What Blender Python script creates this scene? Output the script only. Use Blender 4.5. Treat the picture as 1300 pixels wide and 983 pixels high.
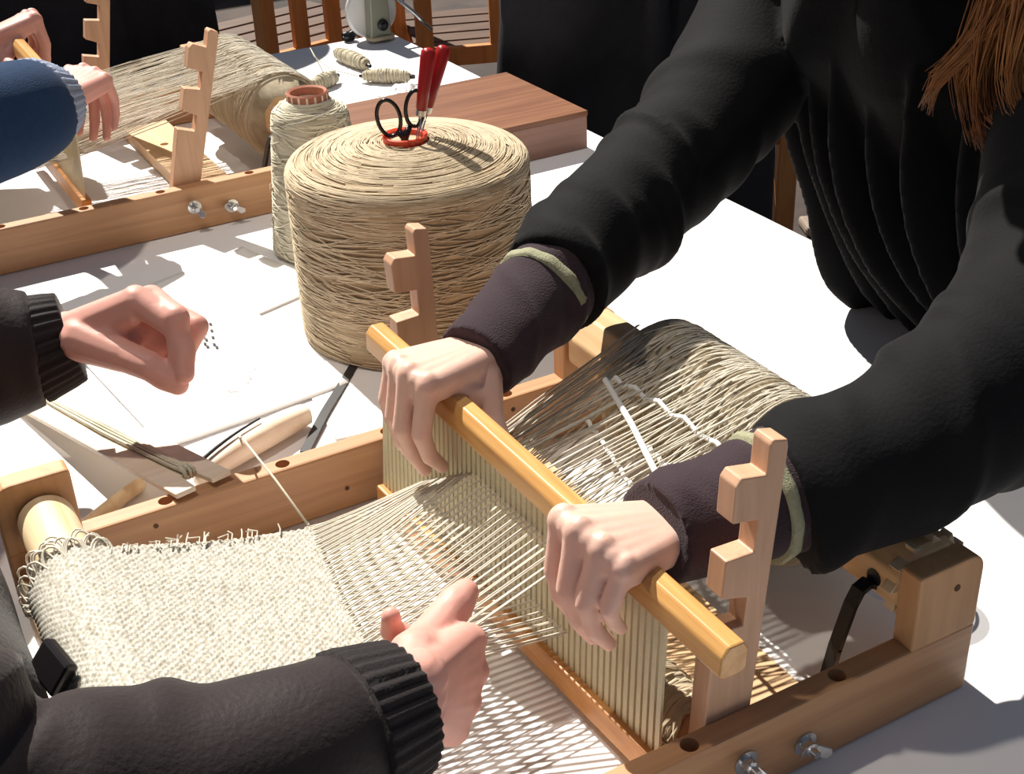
import bpy, bmesh, math, random
import numpy as np
from mathutils import Vector, Matrix, noise

# ------------------------------------------------------------------ scene, camera, light, exposure
for o in list(bpy.data.objects):
    bpy.data.objects.remove(o)
SC = bpy.context.scene
COL = SC.collection
random.seed(7)
RNG = np.random.default_rng(7)
PI = math.pi

cam_data = bpy.data.cameras.new('camera')
cam = bpy.data.objects.new('camera', cam_data)
COL.objects.link(cam)
cam_data.sensor_width = 36.0
cam_data.lens = 1690.29 / 1300 * 36.0
cam_data.clip_start = 0.02
cam.matrix_world = Matrix((
    (0.8688, 0.2727, -0.4132, -0.5837),
    (-0.4936, 0.4128, -0.7655, -0.5236),
    (-0.0382, 0.8690, 0.4933, 0.7009),
    (0, 0, 0, 1)))
SC.camera = cam

world = bpy.data.worlds.new('world')
SC.world = world
world.use_nodes = True
bg = world.node_tree.nodes['Background']
bg.inputs[0].default_value = (0.72, 0.84, 1.08, 1)
bg.inputs[1].default_value = 0.17

def add_light(name, kind, energy, color, direction, loc=(0, 0, 3), **kw):
    d = bpy.data.lights.new(name, kind)
    d.energy = energy
    d.color = color
    for k, v in kw.items():
        setattr(d, k, v)
    o = bpy.data.objects.new(name, d)
    COL.objects.link(o)
    o.location = loc
    o.rotation_euler = Vector(direction).to_track_quat('-Z', 'Y').to_euler()
    return o

# low sun from beyond the far side of the table
add_light('sun_offscreen', 'SUN', 7.6, (1.0, 0.94, 0.85), (0.03, -0.84, -1.0), angle=0.012)
# second light of the place: the loom's end block casts a second, darker shadow inside the first
add_light('ceiling_lamp_offscreen', 'SPOT', 88, (1.0, 0.89, 0.75), (0.30, -0.32, -1.0),
          loc=(-0.81, 0.90, 2.7), spot_size=1.3, spot_blend=0.6, shadow_soft_size=0.05)

SC.view_settings.view_transform = 'Standard'
SC.view_settings.look = 'None'
SC.view_settings.gamma = 1.0
SC.view_settings.use_curve_mapping = False
SC.view_settings.exposure = 0.0

# ------------------------------------------------------------------ materials
def new_mat(name):
    m = bpy.data.materials.new(name)
    m.use_nodes = True
    nt = m.node_tree
    b = nt.nodes['Principled BSDF']
    return m, nt, b

def plain(name, col, rough=0.6, metal=0.0, spec=0.5, noise_amt=0.0, noise_scale=40, bump=0.0, bump_scale=200, sheen=0.0, sss=0.0, trans=0.0, alpha=1.0):
    m, nt, b = new_mat(name)
    b.inputs['Base Color'].default_value = (*col, 1)
    b.inputs['Roughness'].default_value = rough
    b.inputs['Metallic'].default_value = metal
    b.inputs['Specular IOR Level'].default_value = spec
    if sheen:
        b.inputs['Sheen Weight'].default_value = sheen
        b.inputs['Sheen Roughness'].default_value = 0.5
    if sss:
        b.inputs['Subsurface Weight'].default_value = sss
        b.inputs['Subsurface Radius'].default_value = (1.0, 0.3, 0.15)
        b.inputs['Subsurface Scale'].default_value = 0.006
    if trans:
        b.inputs['Transmission Weight'].default_value = trans
    tc = nt.nodes.new('ShaderNodeTexCoord')
    if noise_amt:
        n = nt.nodes.new('ShaderNodeTexNoise')
        n.inputs['Scale'].default_value = noise_scale
        n.inputs['Detail'].default_value = 6
        nt.links.new(tc.outputs['Object'], n.inputs['Vector'])
        r = nt.nodes.new('ShaderNodeMix')
        r.data_type = 'RGBA'
        lo = tuple(max(0, c * (1 - noise_amt)) for c in col)
        hi = tuple(min(1, c * (1 + noise_amt)) for c in col)
        r.inputs['A'].default_value = (*lo, 1)
        r.inputs['B'].default_value = (*hi, 1)
        nt.links.new(n.outputs['Fac'], r.inputs['Factor'])
        nt.links.new(r.outputs['Result'], b.inputs['Base Color'])
    if bump:
        n2 = nt.nodes.new('ShaderNodeTexNoise')
        n2.inputs['Scale'].default_value = bump_scale
        n2.inputs['Detail'].default_value = 4
        nt.links.new(tc.outputs['Object'], n2.inputs['Vector'])
        bp = nt.nodes.new('ShaderNodeBump')
        bp.inputs['Strength'].default_value = bump
        bp.inputs['Distance'].default_value = 0.002
        nt.links.new(n2.outputs['Fac'], bp.inputs['Height'])
        nt.links.new(bp.outputs['Normal'], b.inputs['Normal'])
    return m

def wood(name, dark, light, axis='X', scale=60, rough=0.5, stretch=0.04, fine=0.35):
    """straight-grained wood, grain running along axis"""
    m, nt, b = new_mat(name)
    tc = nt.nodes.new('ShaderNodeTexCoord')
    mp = nt.nodes.new('ShaderNodeMapping')
    s = [scale] * 3
    s['XYZ'.index(axis)] = scale * stretch
    mp.inputs['Scale'].default_value = s
    nt.links.new(tc.outputs['Object'], mp.inputs['Vector'])
    n = nt.nodes.new('ShaderNodeTexNoise')
    n.inputs['Scale'].default_value = 1.0
    n.inputs['Detail'].default_value = 8
    n.inputs['Roughness'].default_value = 0.6
    n.inputs['Distortion'].default_value = 0.6
    nt.links.new(mp.outputs['Vector'], n.inputs['Vector'])
    cr = nt.nodes.new('ShaderNodeValToRGB')
    cr.color_ramp.elements[0].position = 0.32
    cr.color_ramp.elements[0].color = (*dark, 1)
    cr.color_ramp.elements[1].position = 0.68
    cr.color_ramp.elements[1].color = (*light, 1)
    nt.links.new(n.outputs['Fac'], cr.inputs['Fac'])
    nt.links.new(cr.outputs['Color'], b.inputs['Base Color'])
    b.inputs['Roughness'].default_value = rough
    bp = nt.nodes.new('ShaderNodeBump')
    bp.inputs['Strength'].default_value = fine
    bp.inputs['Distance'].default_value = 0.0006
    nt.links.new(n.outputs['Fac'], bp.inputs['Height'])
    nt.links.new(bp.outputs['Normal'], b.inputs['Normal'])
    return m

M = {}
BEECH_D, BEECH_L = (0.43, 0.215, 0.100), (0.57, 0.315, 0.155)
M['rail'] = wood('beech_rail', BEECH_D, BEECH_L, 'X', 70)
M['block'] = wood('beech_block', (0.47, 0.24, 0.10), (0.60, 0.33, 0.15), 'Z', 70)
M['post'] = wood('beech_post', (0.55, 0.32, 0.20), (0.66, 0.41, 0.26), 'Z', 90, stretch=0.08)
M['beam'] = wood('pine_beam', (0.62, 0.37, 0.17), (0.80, 0.55, 0.30), 'Y', 60, stretch=0.05)
M['dowel'] = wood('pale_dowel', (0.66, 0.47, 0.26), (0.84, 0.68, 0.45), 'Y', 75, stretch=0.06)
M['board'] = wood('cross_board', (0.56, 0.35, 0.18), (0.74, 0.50, 0.28), 'Y', 60, stretch=0.04)
M['bar'] = wood('varnished_pine', (0.52, 0.25, 0.07), (0.74, 0.44, 0.165), 'Y', 65, rough=0.32, stretch=0.05)
M['bar_low'] = wood('orange_pine', (0.50, 0.20, 0.05), (0.74, 0.37, 0.12), 'Y', 90, rough=0.4, stretch=0.12)
M['slat'] = plain('reed_slat', (0.62, 0.56, 0.36), 0.45, noise_amt=0.12, noise_scale=60)
M['box'] = wood('brown_veneer', (0.145, 0.045, 0.017), (0.25, 0.105, 0.046), 'X', 75, rough=0.45, stretch=0.05)
M['box_side'] = wood('brown_side', (0.27, 0.14, 0.10), (0.36, 0.20, 0.15), 'X', 60, rough=0.6)
M['pale'] = wood('pale_wood', (0.78, 0.64, 0.48), (0.90, 0.80, 0.66), 'X', 60, stretch=0.1)
M['orange_wood'] = wood('orange_wood', (0.50, 0.19, 0.05), (0.74, 0.32, 0.095), 'Z', 30, stretch=0.1)  # colour raised so the chair back slats look lit
M['seat_shaded'] = wood('shaded_seat_wood', (0.075, 0.040, 0.024), (0.14, 0.075, 0.045), 'X', 30, stretch=0.1)  # chair wood darkened for the seat, shade put into its colour
M['table'] = plain('white_table_paper', (0.86, 0.85, 0.86), 0.75, noise_amt=0.02, noise_scale=6, bump=0.12, bump_scale=14)
M['paper'] = plain('sheet_paper', (0.90, 0.89, 0.88), 0.8)
M['ink'] = plain('black_ink', (0.05, 0.05, 0.06), 0.8)
M['pencil'] = plain('pencil_grey', (0.45, 0.44, 0.45), 0.8)
M['table_leg'] = plain('table_leg_metal', (0.12, 0.12, 0.13), 0.4, metal=0.6)
M['black_metal'] = plain('black_metal', (0.025, 0.025, 0.028), 0.35, metal=0.4)
M['steel'] = plain('steel', (0.62, 0.62, 0.62), 0.25, metal=1.0, noise_amt=0.1)
M['hole'] = plain('dark_bore', (0.10, 0.055, 0.03), 0.9)
M['skin'] = plain('skin', (0.73, 0.47, 0.385), 0.48, spec=0.4, noise_amt=0.10, noise_scale=55, bump=0.06, bump_scale=420, sss=0.18)
M['skin_pink'] = plain('skin_pink', (0.70, 0.36, 0.30), 0.5, spec=0.4, noise_amt=0.12, noise_scale=50, bump=0.06, bump_scale=400, sss=0.18)
M['black_coat'] = plain('black_coat', (0.0072, 0.0072, 0.0082), 0.8, spec=0.10, noise_amt=0.3, noise_scale=30, bump=0.25, bump_scale=300, sheen=0.03)
M['black_coat2'] = plain('black_wool', (0.026, 0.026, 0.029), 0.9, spec=0.12, noise_amt=0.3, noise_scale=20, bump=0.3, bump_scale=200, sheen=0.02)
M['brown_jacket'] = plain('brown_jacket', (0.024, 0.0175, 0.0185), 0.6, spec=0.15, noise_amt=0.25, noise_scale=16, bump=0.3, bump_scale=260, sheen=0.10)
M['jacket_cuff'] = plain('jacket_cuff', (0.020, 0.016, 0.017), 0.75, spec=0.15, noise_amt=0.2, bump=0.3, bump_scale=600, sheen=0.1)
M['navy'] = plain('navy_knit', (0.009, 0.034, 0.092), 0.85, spec=0.15, noise_amt=0.25, noise_scale=120, bump=0.5, bump_scale=500, sheen=0.08)
M['grey_cuff'] = plain('grey_blue_cuff', (0.30, 0.36, 0.50), 0.85, noise_amt=0.15, noise_scale=200, bump=0.5, bump_scale=500)
M['purple_knit'] = plain('plum_sweater', (0.033, 0.0185, 0.025), 0.85, spec=0.2, noise_amt=0.2, noise_scale=60, bump=0.5, bump_scale=700, sheen=0.12)
M['hem'] = plain('pale_hem', (0.30, 0.30, 0.19), 0.85, noise_amt=0.3, noise_scale=300, bump=0.6, bump_scale=800)
M['trouser'] = plain('dark_trousers', (0.02, 0.022, 0.03), 0.85, noise_amt=0.2, bump=0.3)
M['shoe'] = plain('black_shoe', (0.015, 0.014, 0.013), 0.4)
M['red_plastic'] = plain('red_handle', (0.36, 0.012, 0.012), 0.28, spec=0.5)
M['orange_plastic'] = plain('orange_red_core', (0.80, 0.07, 0.025), 0.35)
M['black_plastic'] = plain('black_plastic', (0.012, 0.010, 0.012), 0.25)
M['white_plastic'] = plain('white_plastic', (0.80, 0.80, 0.78), 0.3)
M['olive'] = plain('olive_metal', (0.30, 0.31, 0.24), 0.4, metal=0.3)
def clear_mat():
    m, nt, b = new_mat('thin_clear_plastic')
    b.inputs['Base Color'].default_value = (0.75, 0.82, 0.95, 1)
    b.inputs['Roughness'].default_value = 0.12
    tr = nt.nodes.new('ShaderNodeBsdfTransparent')
    mx = nt.nodes.new('ShaderNodeMixShader')
    mx.inputs[0].default_value = 0.38
    nt.links.new(tr.outputs[0], mx.inputs[1])
    nt.links.new(b.outputs[0], mx.inputs[2])
    nt.links.new(mx.outputs[0], nt.nodes['Material Output'].inputs['Surface'])
    return m
M['clear'] = clear_mat()
M['cord'] = plain('white_cord', (0.86, 0.85, 0.82), 0.8, bump=0.4, bump_scale=900)
M['warp'] = plain('linen_warp', (0.66, 0.61, 0.51), 0.75, noise_amt=0.22, noise_scale=260)
M['strand'] = plain('linen_strand', (0.58, 0.475, 0.325), 0.75, noise_amt=0.3, noise_scale=70)
M['strand2'] = plain('pale_strand', (0.68, 0.64, 0.50), 0.75, noise_amt=0.25, noise_scale=70)
M['card'] = plain('tan_card', (0.62, 0.45, 0.27), 0.8, noise_amt=0.15, noise_scale=50)
M['core_tube'] = plain('red_brown_tube', (0.42, 0.16, 0.10), 0.7, noise_amt=0.25, noise_scale=90)
M['strap'] = plain('black_strap', (0.012, 0.012, 0.014), 0.55)
M['snap'] = plain('snap_metal', (0.5, 0.55, 0.65), 0.2, metal=1.0)
M['teal'] = plain('teal_thread', (0.05, 0.38, 0.33), 0.7)
M['eye'] = plain('eye_white', (0.8, 0.78, 0.75), 0.2)
M['lips'] = plain('lips', (0.5, 0.2, 0.18), 0.45)

def yarn_mat(name, dark, light, axis='Z', freq=420.0, bump=0.8):
    """wound linen yarn: thin parallel strands stacked along axis with uneven colour"""
    m, nt, b = new_mat(name)
    tc = nt.nodes.new('ShaderNodeTexCoord')
    mp = nt.nodes.new('ShaderNodeMapping')
    s = [14.0] * 3
    s['XYZ'.index(axis)] = freq
    mp.inputs['Scale'].default_value = s
    nt.links.new(tc.outputs['Object'], mp.inputs['Vector'])
    n = nt.nodes.new('ShaderNodeTexNoise')
    n.inputs['Scale'].default_value = 1.0
    n.inputs['Detail'].default_value = 5
    n.inputs['Roughness'].default_value = 0.65
    n.inputs['Distortion'].default_value = 0.4
    nt.links.new(mp.outputs['Vector'], n.inputs['Vector'])
    cr = nt.nodes.new('ShaderNodeValToRGB')
    cr.color_ramp.elements[0].position = 0.30
    cr.color_ramp.elements[0].color = (*dark, 1)
    cr.color_ramp.elements[1].position = 0.66
    cr.color_ramp.elements[1].color = (*light, 1)
    nt.links.new(n.outputs['Fac'], cr.inputs['Fac'])
    nt.links.new(cr.outputs['Color'], b.inputs['Base Color'])
    b.inputs['Roughness'].default_value = 0.8
    bp = nt.nodes.new('ShaderNodeBump')
    bp.inputs['Strength'].default_value = bump
    bp.inputs['Distance'].default_value = 0.0015
    nt.links.new(n.outputs['Fac'], bp.inputs['Height'])
    nt.links.new(bp.outputs['Normal'], b.inputs['Normal'])
    return m
M['yarn_side'] = yarn_mat('wound_linen_side', (0.27, 0.19, 0.105), (0.54, 0.42, 0.265), 'Z', 420)
M['yarn_small'] = yarn_mat('wound_linen_pale', (0.36, 0.32, 0.22), (0.66, 0.61, 0.47), 'Z', 380)
M['yarn_roll'] = yarn_mat('warp_on_beam', (0.26, 0.205, 0.13), (0.50, 0.43, 0.31), 'Y', 420)
M['bobbin_yarn'] = yarn_mat('bobbin_linen', (0.38, 0.32, 0.20), (0.66, 0.58, 0.42), 'X', 300)

def cloth_mat():
    m, nt, b = new_mat('woven_linen')
    tc = nt.nodes.new('ShaderNodeTexCoord')
    n = nt.nodes.new('ShaderNodeTexNoise')
    n.inputs['Scale'].default_value = 330
    n.inputs['Detail'].default_value = 3
    nt.links.new(tc.outputs['Object'], n.inputs['Vector'])
    cr = nt.nodes.new('ShaderNodeValToRGB')
    cr.color_ramp.elements[0].position = 0.35
    cr.color_ramp.elements[0].color = (0.31, 0.29, 0.235, 1)
    cr.color_ramp.elements[1].position = 0.62
    cr.color_ramp.elements[1].color = (0.61, 0.585, 0.52, 1)
    nt.links.new(n.outputs['Fac'], cr.inputs['Fac'])
    nt.links.new(cr.outputs['Color'], b.inputs['Base Color'])
    b.inputs['Roughness'].default_value = 0.85
    return m
M['cloth'] = cloth_mat()

def floor_mat():
    m, nt, b = new_mat('brown_stone_floor')
    tc = nt.nodes.new('ShaderNodeTexCoord')
    v = nt.nodes.new('ShaderNodeTexNoise')
    v.inputs['Scale'].default_value = 5.0
    v.inputs['Detail'].default_value = 8
    nt.links.new(tc.outputs['Object'], v.inputs['Vector'])
    cr = nt.nodes.new('ShaderNodeValToRGB')
    cr.color_ramp.elements[0].position = 0.35
    cr.color_ramp.elements[0].color = (0.030, 0.022, 0.020, 1)
    cr.color_ramp.elements[1].position = 0.7
    cr.color_ramp.elements[1].color = (0.085, 0.058, 0.045, 1)
    nt.links.new(v.outputs['Fac'], cr.inputs['Fac'])
    nt.links.new(cr.outputs['Color'], b.inputs['Base Color'])
    b.inputs['Roughness'].default_value = 0.85
    return m
M['floor'] = floor_mat()
M['wall'] = plain('dark_wall', (0.06, 0.05, 0.045), 0.9, noise_amt=0.3, noise_scale=3, bump=0.3, bump_scale=20)
M['stone'] = plain('pale_slab', (0.30, 0.24, 0.19), 0.85, noise_amt=0.25, noise_scale=12)

def hair_mat():
    m, nt, b = new_mat('auburn_hair')
    tc = nt.nodes.new('ShaderNodeTexCoord')
    n = nt.nodes.new('ShaderNodeTexNoise')
    n.inputs['Scale'].default_value = 28
    n.inputs['Detail'].default_value = 4
    nt.links.new(tc.outputs['Object'], n.inputs['Vector'])
    cr = nt.nodes.new('ShaderNodeValToRGB')
    cr.color_ramp.elements[0].position = 0.35
    cr.color_ramp.elements[0].color = (0.20, 0.06, 0.016, 1)
    cr.color_ramp.elements[1].position = 0.7
    cr.color_ramp.elements[1].color = (0.55, 0.24, 0.07, 1)
    nt.links.new(n.outputs['Fac'], cr.inputs['Fac'])
    nt.links.new(cr.outputs['Color'], b.inputs['Base Color'])
    b.inputs['Roughness'].default_value = 0.35
    return m
M['hair'] = hair_mat()
M['dark_hair'] = plain('dark_hair', (0.03, 0.018, 0.012), 0.45, noise_amt=0.3)

# ------------------------------------------------------------------ helpers
def link(name, mesh, mat, parent=None, smooth=False, kind=None, label=None):
    o = bpy.data.objects.new(name, mesh)
    COL.objects.link(o)
    if mat is not None and not mesh.materials:
        mesh.materials.append(mat)
    if smooth:
        mesh.polygons.foreach_set('use_smooth', [True] * len(mesh.polygons))
    if parent is not None:
        o.parent = parent
        p = parent
        while p.parent is not None:
            p = p.parent
        if parent.parent is None and parent.type == 'EMPTY':
            o.matrix_parent_inverse = parent.matrix_basis.inverted()
    if kind:
        o['kind'] = kind
    if label:
        o['label'] = label
    return o

def tag(o, label, cat, group=None, kind=None):
    o['label'] = label
    o['category'] = cat
    if group:
        o['group'] = group
    if kind:
        o['kind'] = kind
    return o

def thing(name, label, cat, loc, group=None):
    o = bpy.data.objects.new(name, None)
    COL.objects.link(o)
    o.empty_display_size = 0.05
    o.location = loc
    bpy.context.view_layer.update()
    return tag(o, label, cat, group)

class MB:
    """collects geometry for one mesh"""
    def __init__(self):
        self.v = []
        self.f = []
    def add(self, verts, faces):
        n = len(self.v)
        self.v.extend([tuple(p) for p in verts])
        self.f.extend([tuple(i + n for i in f) for f in faces])
        return self
    def box(self, lo, hi, mat=None):
        x0, y0, z0 = lo
        x1, y1, z1 = hi
        vs = [Vector(p) for p in ((x0, y0, z0), (x1, y0, z0), (x1, y1, z0), (x0, y1, z0), (x0, y0, z1), (x1, y0, z1), (x1, y1, z1), (x0, y1, z1))]
        if mat is not None:
            vs = [mat @ p for p in vs]
        return self.add(vs, [(3, 2, 1, 0), (4, 5, 6, 7), (0, 1, 5, 4), (1, 2, 6, 5), (2, 3, 7, 6), (3, 0, 4, 7)])
    def prism(self, pts, ext, flip=False):
        """polygon of 3D points extruded by vector ext"""
        n = len(pts)
        a = [Vector(p) for p in pts]
        e = Vector(ext)
        fs = [tuple(range(n - 1, -1, -1)), tuple(range(n, 2 * n))]
        fs += [(i, (i + 1) % n, (i + 1) % n + n, i + n) for i in range(n)]
        if flip:
            fs = [tuple(reversed(f)) for f in fs]
        return self.add(a + [p + e for p in a], fs)
    def tube(self, pts, r, n=8, caps=True, closed=False):
        pts = [Vector(p) for p in pts]
        k = len(pts)
        rs = r if isinstance(r, (list, tuple, np.ndarray)) else [r] * k
        t0 = (pts[1] - pts[0]).normalized()
        u = t0.orthogonal().normalized()
        vs = []
        for i in range(k):
            if closed:
                t = (pts[(i + 1) % k] - pts[i - 1])
            else:
                t = pts[min(i + 1, k - 1)] - pts[max(i - 1, 0)]
            t.normalize()
            u = (u - t * u.dot(t)).normalized()
            w = t.cross(u)
            for j in range(n):
                a = 2 * PI * j / n
                vs.append(pts[i] + (u * math.cos(a) + w * math.sin(a)) * rs[i])
        fs = []
        m = k if closed else k - 1
        for i in range(m):
            i2 = (i + 1) % k
            for j in range(n):
                j2 = (j + 1) % n
                fs.append((i * n + j, i * n + j2, i2 * n + j2, i2 * n + j))
        if caps and not closed:
            fs.append(tuple(range(n - 1, -1, -1)))
            fs.append(tuple(range((k - 1) * n, k * n)))
        return self.add(vs, fs)
    def lathe(self, profile, n=48, mat=None, closed=False):
        """profile of (r, z); closed=True joins last ring to first (hollow ring)"""
        vs = []
        for r, z in profile:
            for j in range(n):
                a = 2 * PI * j / n
                vs.append(Vector((r * math.cos(a), r * math.sin(a), z)))
        k = len(profile)
        fs = []
        for i in range(k if closed else k - 1):
            i2 = (i + 1) % k
            for j in range(n):
                j2 = (j + 1) % n
                fs.append((i * n + j, i * n + j2, i2 * n + j2, i2 * n + j))
        if not closed:
            fs.append(tuple(range(n - 1, -1, -1)))
            fs.append(tuple(range((k - 1) * n, k * n)))
        if mat is not None:
            vs = [mat @ p for p in vs]
        return self.add(vs, fs)
    def ball(self, c, r, sx=1, sy=1, sz=1, n=14, mat=None):
        vs = []
        m = n // 2
        c = Vector(c)
        for i in range(1, m):
            ph = PI * i / m
            for j in range(n):
                a = 2 * PI * j / n
                p = Vector((r * sx * math.sin(ph) * math.cos(a), r * sy * math.sin(ph) * math.sin(a), r * sz * math.cos(ph)))
                if mat is not None:
                    p = mat @ p
                vs.append(c + p)
        top = Vector((0, 0, r * sz)); bot = Vector((0, 0, -r * sz))
        if mat is not None:
            top = mat @ top; bot = mat @ bot
        vs += [c + top, c + bot]
        T = len(vs) - 2
        fs = []
        for i in range(m - 2):
            for j in range(n):
                j2 = (j + 1) % n
                fs.append((i * n + j, (i + 1) * n + j, (i + 1) * n + j2, i * n + j2))
        for j in range(n):
            j2 = (j + 1) % n
            fs.append((T, j, j2))
            fs.append((T + 1, (m - 2) * n + j2, (m - 2) * n + j))
        return self.add(vs, fs)
    def mesh(self, name='m'):
        me = bpy.data.meshes.new(name)
        me.from_pydata([tuple(p) for p in self.v], [], self.f)
        me.update()
        return me
    def build(self, name, mat, parent=None, smooth=False, bevel=0.0, kind=None, label=None, seg=2):
        o = link(name, self.mesh(name), mat, parent, smooth, kind, label)
        if bevel:
            b = o.modifiers.new('bevel', 'BEVEL')
            b.width = bevel
            b.segments = seg
            b.limit_method = 'ANGLE'
            b.angle_limit = 0.6
            b.harden_normals = False
        return o

def bake_mods(o):
    dg = bpy.context.evaluated_depsgraph_get()
    me = bpy.data.meshes.new_from_object(o.evaluated_get(dg))
    old = o.data
    o.modifiers.clear()
    o.data = me
    if not me.materials and old.materials:
        for m in old.materials:
            me.materials.append(m)
    return o

def fuse(mb, voxel, smooth_it=4, factor=0.5):
    """one continuous surface from overlapping closed shapes"""
    me = mb.mesh('fuse')
    o = bpy.data.objects.new('fuse_tmp', me)
    COL.objects.link(o)
    r = o.modifiers.new('r', 'REMESH')
    r.mode = 'VOXEL'
    r.voxel_size = voxel
    if smooth_it:
        s = o.modifiers.new('s', 'SMOOTH')
        s.factor = factor
        s.iterations = smooth_it
    dg = bpy.context.evaluated_depsgraph_get()
    out = bpy.data.meshes.new_from_object(o.evaluated_get(dg))
    bpy.data.objects.remove(o)
    bpy.data.meshes.remove(me)
    return out

def catmull(pts, vals, step):
    """resample a polyline of points with attached values (tuples) smoothly"""
    P = [np.array(p, float) for p in pts]
    V = [np.array(v, float) for v in vals]
    P = [2 * P[0] - P[1]] + P + [2 * P[-1] - P[-2]]
    V = [V[0]] + V + [V[-1]]
    out, ov = [], []
    for i in range(1, len(P) - 2):
        n = max(2, int(np.linalg.norm(P[i + 1] - P[i]) / step))
        for k in range(n):
            t = k / n
            c = [-.5 * t ** 3 + t ** 2 - .5 * t, 1.5 * t ** 3 - 2.5 * t ** 2 + 1, -1.5 * t ** 3 + 2 * t ** 2 + .5 * t, .5 * t ** 3 - .5 * t ** 2]
            out.append(sum(ci * P[i - 1 + q] for q, ci in enumerate(c)))
            ov.append(V[i] * (1 - t) + V[i + 1] * t)
    out.append(P[-2]); ov.append(V[-2])
    return out, ov

def sweep(mb, pts, radii, up=(0, 0, 1), n=48, step=0.006, disp=None, caps=True):
    """elliptical sweep; radii = (a along side, b along up) per point; disp(s, theta) metres outward"""
    radii = [(r, r) if not isinstance(r, (tuple, list)) else r for r in radii]
    P, Rr = catmull(pts, radii, step)
    P = [Vector(p) for p in P]
    k = len(P)
    up = Vector(up)
    vs = []
    s = 0.0
    for i in range(k):
        t = (P[min(i + 1, k - 1)] - P[max(i - 1, 0)]).normalized()
        side = t.cross(up)
        if side.length < 1e-4:
            side = t.orthogonal()
        side.normalize()
        u = side.cross(t).normalized()
        if i:
            s += (P[i] - P[i - 1]).length
        for j in range(n):
            a = 2 * PI * j / n
            d = disp(s, a) if disp else 0.0
            vs.append(P[i] + side * math.cos(a) * (Rr[i][0] + d) + u * math.sin(a) * (Rr[i][1] + d))
    fs = []
    for i in range(k - 1):
        for j in range(n):
            j2 = (j + 1) % n
            fs.append((i * n + j, i * n + j2, (i + 1) * n + j2, (i + 1) * n + j))
    if caps:
        fs.append(tuple(range(n - 1, -1, -1)))
        fs.append(tuple(range((k - 1) * n, k * n)))
    mb.add(vs, fs)
    return mb

def folds(count, length, amp, seed, width=(0.008, 0.022), skew=0.03):
    """random cloth folds running round a sleeve"""
    r = random.Random(seed)
    F = []
    for _ in range(count):
        F.append((r.uniform(0, length), r.uniform(0, 2 * PI), r.uniform(*width), r.uniform(-skew, skew), r.choice((1, 1, -1)) * amp * r.uniform(0.5, 1.2), r.uniform(0.7, 1.7)))
    def d(s, a):
        t = 0.0
        for s0, a0, w, k, am, aw in F:
            da = (a - a0 + PI) % (2 * PI) - PI
            e = math.exp(-(da / aw) ** 2)
            x = (s - s0 - k * da) / w
            if abs(x) < 3:
                t += am * e * math.exp(-x * x)
        return t
    return d

# ------------------------------------------------------------------ the setting: floor, walls, table
FZ = -0.74
o = MB().box((-6, -5, FZ - 0.1), (8, 8, FZ)).build('floor', M['floor']); tag(o, 'dark brown stone floor around the table', 'floor', kind='structure')
o = MB().box((-6, 8, FZ), (8, 8.2, 2.3)).build('wall_back', M['wall']); tag(o, 'dark wall far behind the table', 'wall', kind='structure')
o = MB().box((8, -5, FZ), (8.2, 8, 2.3)).build('wall_right', M['wall']); tag(o, 'dark wall beyond the black coats', 'wall', kind='structure')

TX0, TX1, TY0, TY1 = -0.545, 0.515, -0.40, 1.97
t = thing('work_table', 'long work table covered with bright white paper', 'table', (0, 0.8, FZ))
MB().box((TX0, TY0, -0.028), (TX1, TY1, -0.0015)).build('tabletop', M['table_leg'], t, bevel=0.002)
g = MB()
nx, ny = 60, 120
for i in range(nx + 1):
    for j in range(ny + 1):
        x = TX0 - 0.004 + (TX1 - TX0 + 0.008) * i / nx
        y = TY0 - 0.004 + (TY1 - TY0 + 0.008) * j / ny
        z = -0.0006 + 0.0008 * noise.noise(Vector((x * 5, y * 5, 0)))
        g.v.append((x, y, min(z, 0.0)))
g.f = [(i * (ny + 1) + j, (i + 1) * (ny + 1) + j, (i + 1) * (ny + 1) + j + 1, i * (ny + 1) + j + 1) for i in range(nx) for j in range(ny)]
g.build('paper_cover', M['table'], t, smooth=True)
for x in (TX0 + 0.06, TX1 - 0.06):
    for y in (TY0 + 0.08, TY1 - 0.08):
        MB().box((x - 0.02, y - 0.02, FZ), (x + 0.02, y + 0.02, -0.026)).build('leg', M['table_leg'], t, bevel=0.003)

# ------------------------------------------------------------------ looms
POST = [(-0.128, 0.0), (-0.1135, 0.205), (-0.1145, 0.211), (-0.1255, 0.214), (-0.128, 0.211), (-0.129, 0.190), (-0.1485, 0.194), (-0.1525, 0.189),
        (-0.1535, 0.162), (-0.133, 0.158), (-0.1345, 0.134), (-0.1565, 0.135), (-0.1585, 0.106), (-0.1375, 0.099), (-0.139, 0.077), (-0.163, 0.080), (-0.166, 0.0)]

def drill(rail, spots, z0):
    cut = MB()
    for x, y in spots:
        cut.lathe([(0.0065, z0 - 0.03), (0.0065, z0 + 0.02)], 18, Matrix.Translation((x, y, 0)))
    c = cut.build('cutter', None)
    m = rail.modifiers.new('holes', 'BOOLEAN')
    m.operation = 'DIFFERENCE'
    m.object = c
    m.solver = 'EXACT'
    bake_mods(rail)
    bpy.data.objects.remove(c)

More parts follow.
